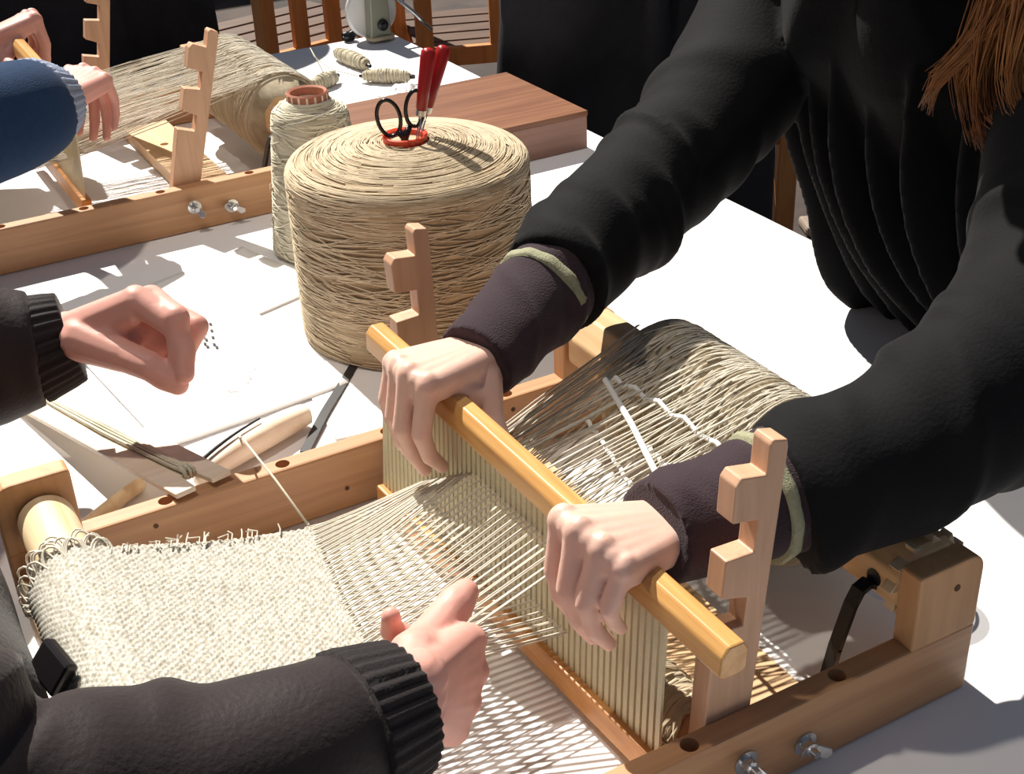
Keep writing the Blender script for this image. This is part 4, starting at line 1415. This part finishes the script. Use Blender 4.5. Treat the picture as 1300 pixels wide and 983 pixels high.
sweep(mb, [(0.32, 0.335, 0.42), (0.275, 0.332, 0.50), (0.245, 0.33, 0.58)], [0.062, 0.055, 0.055], n=20, step=0.02)
headA, fwdA, upA = (0.205, 0.30, 0.680), (-0.80, -0.05, -0.55), (-0.55, 0, 0.83)
PA, mA = head_shape(mb, headA, fwdA, upA)
leg_pair(mb, [(0.71, 0.27, -0.08), (0.71, 0.44, -0.08)], [(0.70, 0.26, -0.40), (0.69, 0.45, -0.40)], [(0.76, 0.25, FZ + 0.06), (0.74, 0.46, FZ + 0.06)], (0.08, 0.055, 0.04))
parts.append(fuse(mb, 0.008, 4))
link('body', join_meshes(parts), M['skin'], A, smooth=True)
eyes(PA, mA, A)

cm = MB()
sweep(cm, pathR, radR, n=56, step=0.005, disp=folds(30, 0.62, 0.0085, 31))
sweep(cm, pathL, radL, n=56, step=0.005, disp=folds(30, 0.60, 0.0085, 32))
coat_spine = [(0.300, 0.335, 0.490), (0.335, 0.338, 0.405), (0.43, 0.345, 0.30), (0.53, 0.352, 0.175), (0.62, 0.355, 0.04), (0.68, 0.36, -0.10), (0.70, 0.36, -0.26)]
sweep(cm, coat_spine, [(0.085, 0.075), (0.185, 0.115), (0.195, 0.135), (0.190, 0.135), (0.195, 0.15), (0.205, 0.165), (0.215, 0.18)], up=(0.6, 0, 0.8), n=80, step=0.008,
      disp=lambda s, a: 0.005 * math.sin(a * 9 + 3 * math.sin(s * 7)) + 0.004 * math.sin(a * 5 + s * 13))
# open front edges of the coat hang forward and down from the chest
for (y0, y1, x0, x1, zb, rr) in ((0.500, 0.505, 0.36, 0.520, 0.020, 0.020), (0.465, 0.462, 0.345, 0.525, 0.005, 0.017), (0.425, 0.415, 0.33, 0.525, 0.0, 0.018), (0.375, 0.355, 0.315, 0.525, 0.0, 0.020), (0.325, 0.30, 0.31, 0.53, 0.01, 0.018), (0.27, 0.24, 0.31, 0.53, 0.02, 0.022), (0.21, 0.19, 0.32, 0.53, 0.03, 0.024)):
    sweep(cm, [(x0 - 0.03, y0, 0.385), (x0 - 0.012, y0 + 0.003, 0.27), (x0 + 0.035, (y0 + y1) / 2, 0.17), (x1 - 0.085, y1, 0.075), (x1 + 0.012, y1, zb - 0.03)], [(rr * 0.5, rr * 2.2), (rr * .55, rr * 2.6), (rr * .6, rr * 3.0), (rr * .7, rr * 3.2), (rr * .8, rr * 2.8)], up=(1, 0, 0.6), n=18, step=0.012)
# collar
cm.tube([(0.300 + 0.06 * math.cos(a), 0.335 + 0.088 * math.sin(a), 0.500 + 0.03 * math.cos(a)) for a in np.linspace(0.5, 2 * PI - 0.5, 20)], 0.024, 12)
cme = fuse(cm, 0.0042, 2, 0.5)
for v in cme.vertices:      # the coat front lies on the table and hangs over its edge
    if v.co.x < TX1 + 0.007 and v.co.z < 0.001:
        px, pz, ex = 0.30, -0.16, TX1 + 0.007
        if v.co.z < pz + 0.02:
            v.co.x = ex
        else:
            k = min((ex - px) / max(v.co.x - px, 1e-4), (0.001 - pz) / (v.co.z - pz))
            v.co.x, v.co.z = px + (v.co.x - px) * k, pz + (v.co.z - pz) * k
rest_on(cme, lambda c: -0.01 < c.x < 0.08 and -0.03 < c.y < 0.13, 0.1345)    # sleeve resting on the back beam
coat = link('coat', cme, M['black_coat'], A, smooth=True)
MB().ball((0.392, 0.388, 0.178), 0.0065, 0.5, 1, 1, n=12).build('snap_button', M['snap'], coat, smooth=True)

# plum sweater sleeves show between coat and hands
def cuff_knit(w, p_in, end, r0, r1, seed, parent, hemr):
    w, p_in, end = Vector(w), Vector(p_in), Vector(end)
    mb = MB()
    d = folds(10, 0.15, 0.0035, seed, (0.005, 0.012))
    a = w.lerp(p_in, 0.0)
    sweep(mb, [end, w.lerp(end, 0.4), w.lerp(p_in, 0.5), p_in], [(r0 * 1.06, r0 * 0.86), (r0 * 1.06, r0 * 0.9), (r0 * 1.15, r0 * 1.05), (r1, r1)], n=48, step=0.004, disp=d)
    ob = link('sweater_sleeve', fuse(mb, 0.0026, 2), M['purple_knit'], parent, smooth=True)
    hb = MB()
    q0 = w.lerp(p_in, hemr); q1 = w.lerp(p_in, hemr + 0.085)
    sweep(hb, [q0, q0.lerp(q1, 0.5), q1], [r1 * 1.01, r1 * 1.035, r1 * 1.02], n=48, step=0.002, disp=lambda s, a: 0.0008 * math.sin(a * 60))
    hb.build('cuff_hem', M['hem'], ob, smooth=True)
wR = Vector(AR['w']); wL = Vector(AL['w'])
cuff_knit(wR, (-0.050, 0.374, 0.216), wR + Vector((-0.014, -0.006, -0.003)), 0.036, 0.043, 3, A, 0.72)
cuff_knit(wL, (-0.045, 0.063, 0.174), wL + Vector((-0.016, 0.001, 0.001)), 0.038, 0.046, 4, A, 0.66)

tr = MB()
leg_pair(tr, [(0.70, 0.27, -0.10), (0.70, 0.44, -0.10)], [(0.70, 0.26, -0.40), (0.69, 0.45, -0.40)], [(0.76, 0.25, FZ + 0.05), (0.74, 0.46, FZ + 0.05)], (0.10, 0.075, 0.065))
link('trousers', fuse(tr, 0.009, 3), M['trouser'], A, smooth=True)
shoes(A, [(0.76, 0.25), (0.74, 0.46)], (-1, 0, 0))

# auburn hair falling forward
hm = hair_cap(PA, mA, A, M['hair'], 0.10, 5)
rnd = random.Random(77)
LOCKS = [((0.235, 0.172, 0.481), (0.235, 0.188, 0.438), (0.235, 0.210, 0.404), (0.235, 0.234, 0.377), (0.235, 0.251, 0.349)),
         ((0.239, 0.174, 0.475), (0.239, 0.197, 0.426), (0.239, 0.225, 0.390), (0.239, 0.244, 0.369), (0.239, 0.250, 0.341)),
         ((0.243, 0.169, 0.469), (0.243, 0.185, 0.431), (0.243, 0.212, 0.404), (0.243, 0.232, 0.385), (0.243, 0.253, 0.371)),
         ((0.235, 0.178, 0.475), (0.235, 0.193, 0.425), (0.235, 0.198, 0.384), (0.235, 0.192, 0.350), (0.235, 0.178, 0.324)),
         ((0.239, 0.185, 0.473), (0.239, 0.198, 0.420), (0.239, 0.196, 0.377), (0.239, 0.184, 0.353), (0.239, 0.158, 0.344)),
         ((0.243, 0.192, 0.471), (0.243, 0.196, 0.417), (0.243, 0.197, 0.379), (0.243, 0.194, 0.355), (0.243, 0.180, 0.329)),
         ((0.235, 0.156, 0.473), (0.235, 0.164, 0.425), (0.235, 0.167, 0.391), (0.235, 0.159, 0.369), (0.235, 0.148, 0.354)),
         ((0.239, 0.155, 0.472), (0.239, 0.163, 0.431), (0.239, 0.165, 0.394), (0.239, 0.158, 0.377), (0.239, 0.149, 0.361)),
         ((0.243, 0.192, 0.471), (0.243, 0.215, 0.401), (0.243, 0.223, 0.373), (0.243, 0.213, 0.346), (0.243, 0.202, 0.322))]
for Lk in LOCKS:
    for q in range(55):
        off = Vector((rnd.gauss(0, 1), rnd.gauss(0, 1), rnd.gauss(0, 1)))
        pts = [Vector(p) + off * k + Vector((rnd.gauss(0, 1), rnd.gauss(0, 1), 0)) * 0.0012 for p, k in zip(Lk, (0.0085, 0.0055, 0.0040, 0.0032, 0.0022))]
        pts[-1] = pts[-1] + (Vector(Lk[-1]) - Vector(Lk[-2])) * rnd.uniform(-0.5, 0.15)
        n0 = rnd.choice((4, 5, 5))
        root = Vector((0.232, 0.222, 0.640)) + off * 0.010
        pts = [root, root.lerp(pts[0], 0.55) + Vector((0.004, -0.012, 0))] + pts
        n0 += 2
        P4, _ = catmull(pts[:n0], [(0,)] * n0, 0.012)
        n = len(P4)
        hm.tube(P4, [0.0017 * (1 - 0.9 * (i / (n - 1)) ** 1.5) for i in range(n)], 5)
hm.build('hair', M['hair'], A, smooth=True)
o = MB().box((0.3245, 0.262, 0.322), (0.3275, 0.277, 0.3245)).build('stitch', M['teal'], coat)

# ---------------------------------------------------------------- the weaver in the brown jacket
def ribbed_cuff(p0, p1, r0, r1, parent, mat, ribs=30, name='cuff'):
    mb = MB()
    p0, p1 = Vector(p0), Vector(p1)
    sweep(mb, [p0, p0.lerp(p1, 0.15), p0.lerp(p1, 0.85), p1], [(r0[0] * .95, r0[1] * .95), r0, r1, r1], n=120, step=0.004,
          disp=lambda s, a: 0.0013 * math.sin(a * ribs))
    return mb.build(name, mat, parent, smooth=True)

B = thing('person', 'weaver in brown jacket reaching over the half woven cloth', 'person', (-0.80, 0.28, FZ))
BR_, BL_ = HANDS['BR'], HANDS['BL']
bR = [(-0.400, 0.024, 0.158), (-0.436, 0.018, 0.161), (-0.485, 0.016, 0.166), (-0.545, 0.020, 0.178), (-0.61, 0.030, 0.215), (-0.68, 0.075, 0.32), (-0.74, 0.11, 0.40)]
bRr = [(0.046, 0.046), (0.050, 0.050), (0.051, 0.053), (0.056, 0.058), (0.066, 0.068), (0.078, 0.078), (0.085, 0.085)]
bL = [(-0.448, 0.640, 0.146), (-0.485, 0.645, 0.148), (-0.54, 0.640, 0.155), (-0.60, 0.61, 0.18), (-0.66, 0.56, 0.25), (-0.71, 0.50, 0.34), (-0.75, 0.45, 0.40)]
bLr = [(0.050, 0.054), (0.058, 0.064), (0.062, 0.070), (0.066, 0.072), (0.070, 0.074), (0.078, 0.078), (0.085, 0.085)]
EXTRA = [(Vector((-0.359, 0.582, 0.153)), 0.017), (Vector((-0.3526, 0.577, 0.146)), 0.015), (Vector((-0.3654, 0.582, 0.165)), 0.017)]
parts = [hand_shape(BR_, bR[2], scale=1.16, forearm=0.15, thumb=1.2), hand_shape(BL_, bL[2], scale=1.42, forearm=0.15, thumb=1.0, extra=EXTRA)]
mb = MB()
for pth in (bR, bL):
    sweep(mb, pth[1:], [0.034, 0.037, 0.042, 0.045, 0.045, 0.030], n=20, step=0.02)
sweep(mb, [(-0.80, 0.28, 0.46), (-0.80, 0.28, 0.38), (-0.79, 0.28, 0.22), (-0.80, 0.28, 0.02), (-0.82, 0.28, -0.22)], [(0.06, 0.06), (0.16, 0.09), (0.155, 0.105), (0.14, 0.10), (0.16, 0.12)], up=(1, 0, 0), n=32, step=0.03)
sweep(mb, [(-0.80, 0.28, 0.42), (-0.775, 0.28, 0.49), (-0.76, 0.28, 0.54)], [0.062, 0.055, 0.055], n=20, step=0.02, up=(1, 0, 0))
PB, mB = head_shape(mb, (-0.735, 0.28, 0.610), (0.85, 0.05, -0.5), (0.5, 0, 0.85))
kB = [(-0.42, 0.18, -0.24), (-0.42, 0.38, -0.24)]
fB = [(-0.40, 0.17, FZ + 0.06), (-0.40, 0.39, FZ + 0.06)]
hB = [(-0.82, 0.20, -0.24), (-0.82, 0.36, -0.24)]
leg_pair(mb, hB, kB, fB, (0.08, 0.055, 0.04))
parts.append(fuse(mb, 0.008, 4))
link('body', join_meshes(parts), M['skin_pink'], B, smooth=True)
eyes(PB, mB, B)
jm = MB()
sweep(jm, bR + [(-0.785, 0.19, 0.405)], bRr + [(0.06, 0.06)], n=60, step=0.005, disp=folds(26, 0.55, 0.0085, 41, (0.010, 0.030), 0.05))
sweep(jm, bL + [(-0.785, 0.37, 0.405)], bLr + [(0.06, 0.06)], n=60, step=0.005, disp=folds(22, 0.55, 0.0060, 42, (0.010, 0.026), 0.05))
sweep(jm, [(-0.80, 0.28, 0.455), (-0.79, 0.28, 0.39), (-0.765, 0.28, 0.26), (-0.722, 0.28, 0.10), (-0.765, 0.28, -0.06), (-0.78, 0.28, -0.24)], [(0.09, 0.08), (0.19, 0.125), (0.205, 0.16), (0.21, 0.185), (0.215, 0.195), (0.22, 0.20)], up=(1, 0, 0), n=80, step=0.008,
      disp=lambda s, a: 0.006 * math.sin(a * 7 + 3 * math.sin(s * 9)) + 0.004 * math.sin(a * 4 + s * 17))
jm.tube([(-0.80 + 0.075 * math.cos(a), 0.28 + 0.088 * math.sin(a), 0.462) for a in np.linspace(0.5, 2 * PI - 0.5, 20)], 0.024, 12)
jme = fuse(jm, 0.0045, 2, 0.5)
rest_on(jme, lambda c: -0.545 < c.x < -0.445 and c.y < 0.06, 0.1275)      # sleeve resting on the loom's front block
for v in jme.vertices:
    if v.co.x > TX0 - 0.006 and -0.04 < v.co.z < 0.006 and v.co.x < -0.45:
        v.co.x = TX0 - 0.006
jk = link('jacket', jme, M['brown_jacket'], B, smooth=True)
wv = Vector(BR_['w'])
ribbed_cuff((-0.368, 0.030, 0.152), (-0.406, 0.022, 0.159), (0.041, 0.043), (0.046, 0.048), B, M['jacket_cuff'], 34)
ribbed_cuff((-0.417, 0.634, 0.152), (-0.455, 0.640, 0.146), (0.038, 0.044), (0.046, 0.050), B, M['jacket_cuff'], 30)
tr = MB()
leg_pair(tr, hB, kB, fB, (0.10, 0.078, 0.065))
link('trousers', fuse(tr, 0.009, 3), M['trouser'], B, smooth=True)
shoes(B, [(-0.40, 0.17), (-0.40, 0.39)], (1, 0, 0))
hair_cap(PB, mB, B, M['dark_hair'], 0.05, 6).build('hair', M['dark_hair'], B, smooth=True)
bk = MB().box((-0.013, -0.017, -0.005), (0.013, 0.017, 0.005), Matrix.Translation((-0.534, 0.226, 0.115)) @ Matrix.Rotation(-0.9, 4, 'Y') @ Matrix.Rotation(0.3, 4, 'X')).build('buckle', M['black_plastic'], jk, bevel=0.003)

# ---------------------------------------------------------------- the weaver in the blue sweater at the farther loom
Cp = thing('person', 'weaver in navy sweater with grey cuffs gripping the farther reed', 'person', (-0.86, 1.42, FZ))
CR = turned(AR, (-0.194, 0.315, 0.178), (-0.257, 1.240, 0.194), PI + 0.62)
CL = turned(AL, (-0.188, 0.072, 0.165), (-0.260, 1.600, 0.194))
wCR, wCL = Vector(CR['w']), Vector(CL['w'])
cR = [wCR + Vector((-0.024, -0.022, 0.004)), wCR + Vector((-0.048, -0.040, 0.004)), wCR + Vector((-0.095, -0.065, 0.004)), wCR + Vector((-0.17, -0.09, 0.008)), (-0.58, 1.12, 0.25), (-0.70, 1.24, 0.34), (-0.78, 1.28, 0.40)]
cL = [wCL + Vector((-0.034, 0.010, 0.006)), wCL + Vector((-0.065, 0.015, 0.010)), wCL + Vector((-0.12, 0.02, 0.014)), wCL + Vector((-0.20, 0.02, 0.03)), (-0.62, 1.62, 0.26), (-0.70, 1.60, 0.34), (-0.78, 1.57, 0.40)]
cr = [(0.056, 0.058), (0.062, 0.064), (0.066, 0.068), (0.068, 0.070), (0.066, 0.068), (0.075, 0.075), (0.08, 0.08)]
parts = [press_out(hand_shape(CR, cR[2], forearm=0.13), REEDS[1]), press_out(hand_shape(CL, cL[2], forearm=0.13), REEDS[1])]
mb = MB()
for pth in (cR, cL):
    sweep(mb, pth[1:], [0.032, 0.036, 0.040, 0.043, 0.043, 0.030], n=20, step=0.02)
sweep(mb, [(-0.84, 1.42, 0.46), (-0.84, 1.42, 0.38), (-0.84, 1.42, 0.22), (-0.86, 1.42, 0.02), (-0.88, 1.42, -0.22)], [(0.06, 0.06), (0.16, 0.09), (0.155, 0.105), (0.14, 0.10), (0.16, 0.12)], up=(1, 0, 0), n=32, step=0.03)
sweep(mb, [(-0.84, 1.42, 0.42), (-0.815, 1.42, 0.49), (-0.80, 1.42, 0.54)], [0.062, 0.055, 0.055], n=20, step=0.02, up=(1, 0, 0))
PC, mC = head_shape(mb, (-0.775, 1.42, 0.610), (0.85, 0.0, -0.5), (0.5, 0, 0.85))
kC = [(-0.46, 1.32, -0.24), (-0.46, 1.52, -0.24)]
fC = [(-0.44, 1.31, FZ + 0.06), (-0.44, 1.53, FZ + 0.06)]
hC = [(-0.88, 1.34, -0.24), (-0.88, 1.50, -0.24)]
leg_pair(mb, hC, kC, fC, (0.08, 0.055, 0.04))
parts.append(fuse(mb, 0.008, 4))
link('body', join_meshes(parts), M['skin_pink'], Cp, smooth=True)
eyes(PC, mC, Cp)
sw = MB()
sweep(sw, cR + [(-0.83, 1.34, 0.405)], cr + [(0.055, 0.055)], n=48, step=0.006, disp=folds(10, 0.6, 0.0035, 51))
sweep(sw, cL + [(-0.83, 1.50, 0.405)], cr + [(0.055, 0.055)], n=48, step=0.006, disp=folds(10, 0.6, 0.0035, 52))
sweep(sw, [(-0.84, 1.42, 0.455), (-0.84, 1.42, 0.39), (-0.84, 1.42, 0.26), (-0.85, 1.42, 0.08), (-0.86, 1.42, -0.08), (-0.87, 1.42, -0.20)], [(0.08, 0.075), (0.18, 0.115), (0.195, 0.14), (0.185, 0.14), (0.19, 0.15), (0.195, 0.16)], up=(1, 0, 0), n=60, step=0.012,
      disp=lambda s, a: 0.004 * math.sin(a * 6 + 3 * math.sin(s * 9)))
link('sweater', fuse(sw, 0.005, 2, 0.5), M['navy'], Cp, smooth=True)
for pth, w in ((cR, wCR), (cL, wCL)):
    ribbed_cuff(Vector(w).lerp(Vector(pth[0]), 0.05), Vector(w).lerp(Vector(pth[0]), 1.35), (0.046, 0.046), (0.055, 0.058), Cp, M['grey_cuff'], 36)
tr = MB()
leg_pair(tr, hC, kC, fC, (0.10, 0.078, 0.065))
link('trousers', fuse(tr, 0.009, 3), M['trouser'], Cp, smooth=True)
shoes(Cp, [(-0.44, 1.31), (-0.44, 1.53)], (1, 0, 0))
hair_cap(PC, mC, Cp, M['dark_hair'], 0.06, 8).build('hair', M['dark_hair'], Cp, smooth=True)

# ---------------------------------------------------------------- onlookers in black coats behind the table
def onlooker(x, y, facing, label, mat, seed, h=1.0, wide=1.0, coat_len=0.62):
    fx, fy = math.cos(facing), math.sin(facing)
    R_ = Matrix.Translation((x, y, 0)) @ Matrix.Rotation(facing, 4, 'Z')
    def Q(f, s, z):
        return R_ @ Vector((f, s, z))
    top = FZ + 1.40 * h
    Pn = thing('person', label, 'person', (x, y, FZ), 'onlookers in black')
    hands = []
    mb = MB()
    sweep(mb, [Q(0, 0, top), Q(0, 0, top - 0.08), Q(0, 0, top - 0.30), Q(0, 0, top - 0.55)], [(0.06, 0.06), (0.16, 0.09), (0.15, 0.10), (0.15, 0.11)], up=(fx, fy, 0), n=28, step=0.03)
    sweep(mb, [Q(0, 0, top - 0.03), Q(0.01, 0, top + 0.05), Q(0.02, 0, top + 0.10)], [0.06, 0.054, 0.054], up=(fx, fy, 0), n=20, step=0.02)
    Ph, mh = head_shape(mb, Q(0.035, 0, top + 0.175), (fx, fy, -0.25), (0, 0, 1))
    hip = [Q(0, -0.09, top - 0.55), Q(0, 0.09, top - 0.55)]
    kn = [Q(0.02, -0.10, FZ + 0.48), Q(0.02, 0.10, FZ + 0.48)]
    ft = [Q(0, -0.11, FZ + 0.06), Q(0, 0.11, FZ + 0.06)]
    leg_pair(mb, hip, kn, ft, (0.08, 0.055, 0.04))
    body_parts = []
    arms = []
    for s in (-1, 1):
        sh = Q(0, 0.20 * s * wide, top - 0.07)
        el = Q(-0.02, 0.26 * s * wide, top - 0.36)
        wr = Q(0.055, 0.135 * s * wide, top - 0.50)
        arms.append((sh, el, wr))
        sweep(mb, [sh.lerp(el, 0.08), el, wr], [0.036, 0.036, 0.028], up=(fx, fy, 0), n=18, step=0.02)
        # a relaxed hand: rotate the reference grip so the fingers hang down
        J = {}
        base = {'w': (0, 0, 0), 't0': (0.018, 0.020, -0.012), 't1': (0.050, 0.036, -0.022), 't2': (0.078, 0.040, -0.028), 't3': (0.100, 0.038, -0.034)}
        for kx, (my, lx, fl) in {'i': (0.024, (0.040, 0.023, 0.020), 0.35), 'm': (0.004, (0.044, 0.027, 0.021), 0.42), 'r': (-0.015, (0.041, 0.026, 0.021), 0.48), 'p': (-0.032, (0.032, 0.018, 0.018), 0.5)}.items():
            p = Vector((0.083 if kx != 'p' else 0.072, my, 0))
            base[kx + '0'] = tuple(p)
            an = 0.0
            for q in range(3):
                an += fl
                p = p + Vector((math.cos(an), 0, -math.sin(an))) * lx[q]
                base[kx + str(q + 1)] = tuple(p)
        fw = (wr - el).normalized()
        rad_ = Vector((fx, fy, 0)); rad_ = (rad_ - fw * rad_.dot(fw)).normalized()
        dor = fw.cross(rad_)
        out_ = Q(0, s, 0) - Q(0, 0, 0)
        if dor.dot(out_) < 0:
            dor = -dor
        for kx, p in base.items():
            J[kx] = tuple(wr + fw * p[0] + rad_ * p[1] + dor * p[2])
        body_parts.append(hand_shape(J, el, forearm=0.08))
    body_parts.append(fuse(mb, 0.009, 4))
    link('body', join_meshes(body_parts), M['skin'], Pn, smooth=True)
    eyes(Ph, mh, Pn)
    cm = MB()
    sweep(cm, [Q(0, 0, top + 0.0), Q(0, 0, top - 0.06), Q(0, 0, top - 0.22), Q(0.01, 0, top - 0.45), Q(0.01, 0, top - 0.45 - coat_len * 0.5), Q(0.01, 0, top - 0.45 - coat_len)], [(0.085, 0.08), (0.19 * wide, 0.12), (0.205 * wide, 0.145), (0.205 * wide, 0.15), (0.22 * wide, 0.165), (0.235 * wide, 0.18)], up=(fx, fy, 0), n=90, step=0.012,
          disp=lambda s, a: 0.006 * math.sin(a * 8 + 3 * math.sin(s * 5 + seed)) + 0.005 * math.sin(a * 5 + s * 11 + seed))
    for k, (sh, el, wr) in enumerate(arms):
        sweep(cm, [Q(0, 0.07 * (-1, 1)[k], top - 0.075), sh.lerp(Q(0, 0, top - 0.07), 0.25), sh.lerp(el, 0.25), (sh + el) / 2, el, (el + wr) / 2, wr], [0.045, 0.072, 0.084, 0.078, 0.070, 0.064, 0.056], up=(fx, fy, 0), n=40, step=0.008, disp=folds(16, 0.6, 0.006, seed * 7 + k))
    sweep(cm, [Q(0.15, 0.03, top - 0.10), Q(0.172, 0.03, top - 0.40), Q(0.19, 0.03, top - 0.45 - coat_len)], [(0.018, 0.02), (0.02, 0.02), (0.02, 0.02)], up=(fx, fy, 0), n=14, step=0.03)
    cm.tube([Q(0.08 * math.cos(a), 0.09 * math.sin(a), top + 0.01) for a in np.linspace(0.5, 2 * PI - 0.5, 20)], 0.026, 12)
    link('coat', fuse(cm, 0.0065, 2, 0.5), mat, Pn, smooth=True)
    tr = MB()
    leg_pair(tr, [p + Vector((0, 0, 0)) for p in hip], kn, [p + Vector((0, 0, -0.01)) for p in ft], (0.10, 0.075, 0.065))
    link('trousers', fuse(tr, 0.009, 3), M['trouser'], Pn, smooth=True)
    shoes(Pn, [(p.x, p.y) for p in ft], (fx, fy, 0))
    hair_cap(Ph, mh, Pn, M['dark_hair'], 0.08, seed).build('hair', M['dark_hair'], Pn, smooth=True)
    return Pn
onlooker(0.86, 1.60, math.atan2(-0.87, -0.49), 'person in bulky black coat standing beside the brown wooden board', M['black_coat2'], 3, 1.0, 1.22)
onlooker(0.03, 2.42, -PI / 2 - 0.15, 'person in black coat standing behind the farther loom', M['black_coat2'], 5, 0.98, 1.15)

# ------------------------------------------------------------------ stools, benches, stone in the background
def stool(x, y, zt, label):
    t = thing('stool', label, 'stool', (x, y, FZ), 'stools of the weavers')
    MB().lathe([(0.15, zt - 0.035), (0.165, zt - 0.03), (0.165, zt - 0.006), (0.155, zt)], 32, Matrix.Translation((x, y, 0))).build('seat', M['orange_wood'], t)
    for k in range(4):
        a = PI / 4 + PI / 2 * k
        MB().tube([(x + 0.11 * math.cos(a), y + 0.11 * math.sin(a), zt - 0.03), (x + 0.17 * math.cos(a), y + 0.17 * math.sin(a), FZ)], [0.018, 0.015], 12).build('leg', M['orange_wood'], t, smooth=True)
stool(-0.84, 0.28, -0.335, 'wooden stool under the weaver in the brown jacket')
stool(-0.90, 1.42, -0.335, 'wooden stool under the weaver in the navy sweater')

def slat_chair(x, y, rz, label, nsl, w, seat_h=0.45, back_h=0.95):
    t = thing('slat_chair', label, 'chair', (x, y, FZ), 'slatted chairs behind the table')
    m = Matrix.Translation((x, y, FZ)) @ Matrix.Rotation(rz, 4, 'Z')
    for sx in (-1, 1):
        MB().box((sx * w / 2 - 0.022, -0.022, 0), (sx * w / 2 + 0.022, 0.022, back_h), m).build('leg', M['orange_wood'], t, bevel=0.003)
        MB().box((sx * w / 2 - 0.022, 0.40, 0), (sx * w / 2 + 0.022, 0.444, seat_h), m).build('leg', M['orange_wood'], t, bevel=0.003)
    for k in range(nsl):
        u = -w / 2 + w * (k + 1) / (nsl + 1)
        MB().box((u - 0.024, -0.009, seat_h + 0.02), (u + 0.024, 0.009, back_h - 0.05), m).build('back_slat', M['orange_wood'], t, bevel=0.002)
    MB().box((-w / 2, -0.015, back_h - 0.06), (w / 2, 0.015, back_h), m).build('top_rail', M['orange_wood'], t, bevel=0.003)
    MB().box((-w / 2, -0.012, seat_h - 0.02), (w / 2, 0.012, seat_h + 0.03), m).build('low_rail', M['orange_wood'], t, bevel=0.003)
    for k in range(5):
        v = 0.02 + 0.088 * k
        MB().box((-w / 2 - 0.02, v, seat_h), (w / 2 + 0.02, v + 0.072, seat_h + 0.02), m).build('seat_slat', M['seat_shaded'], t, bevel=0.002)
slat_chair(0.78, 2.95, 0.25, 'orange wooden slat chair behind the bobbin winder', 3, 0.44)
slat_chair(1.12, 2.62, -0.35, 'orange wooden slat chair beside the bulky black coat', 1, 0.40)
slat_chair(1.135, 1.765, -0.513, 'orange wooden chair seen under the black coat sleeve', 1, 0.42)
for (x, y, rz, hx, hy, lab) in ((1.90, 1.93, -0.42, 0.22, 0.045, 'pale stone slab on the floor, farther of two past the table edge'), (1.62, 1.60, -0.42, 0.22, 0.05, 'pale stone slab on the floor, nearer of two past the table edge')):
    o = MB().box((-hx, -hy, 0), (hx, hy, 0.03), Matrix.Translation((x, y, FZ)) @ Matrix.Rotation(rz, 4, 'Z')).build('stone_slab', M['stone'], bevel=0.01)
    tag(o, lab, 'stone', 'stones on the floor')
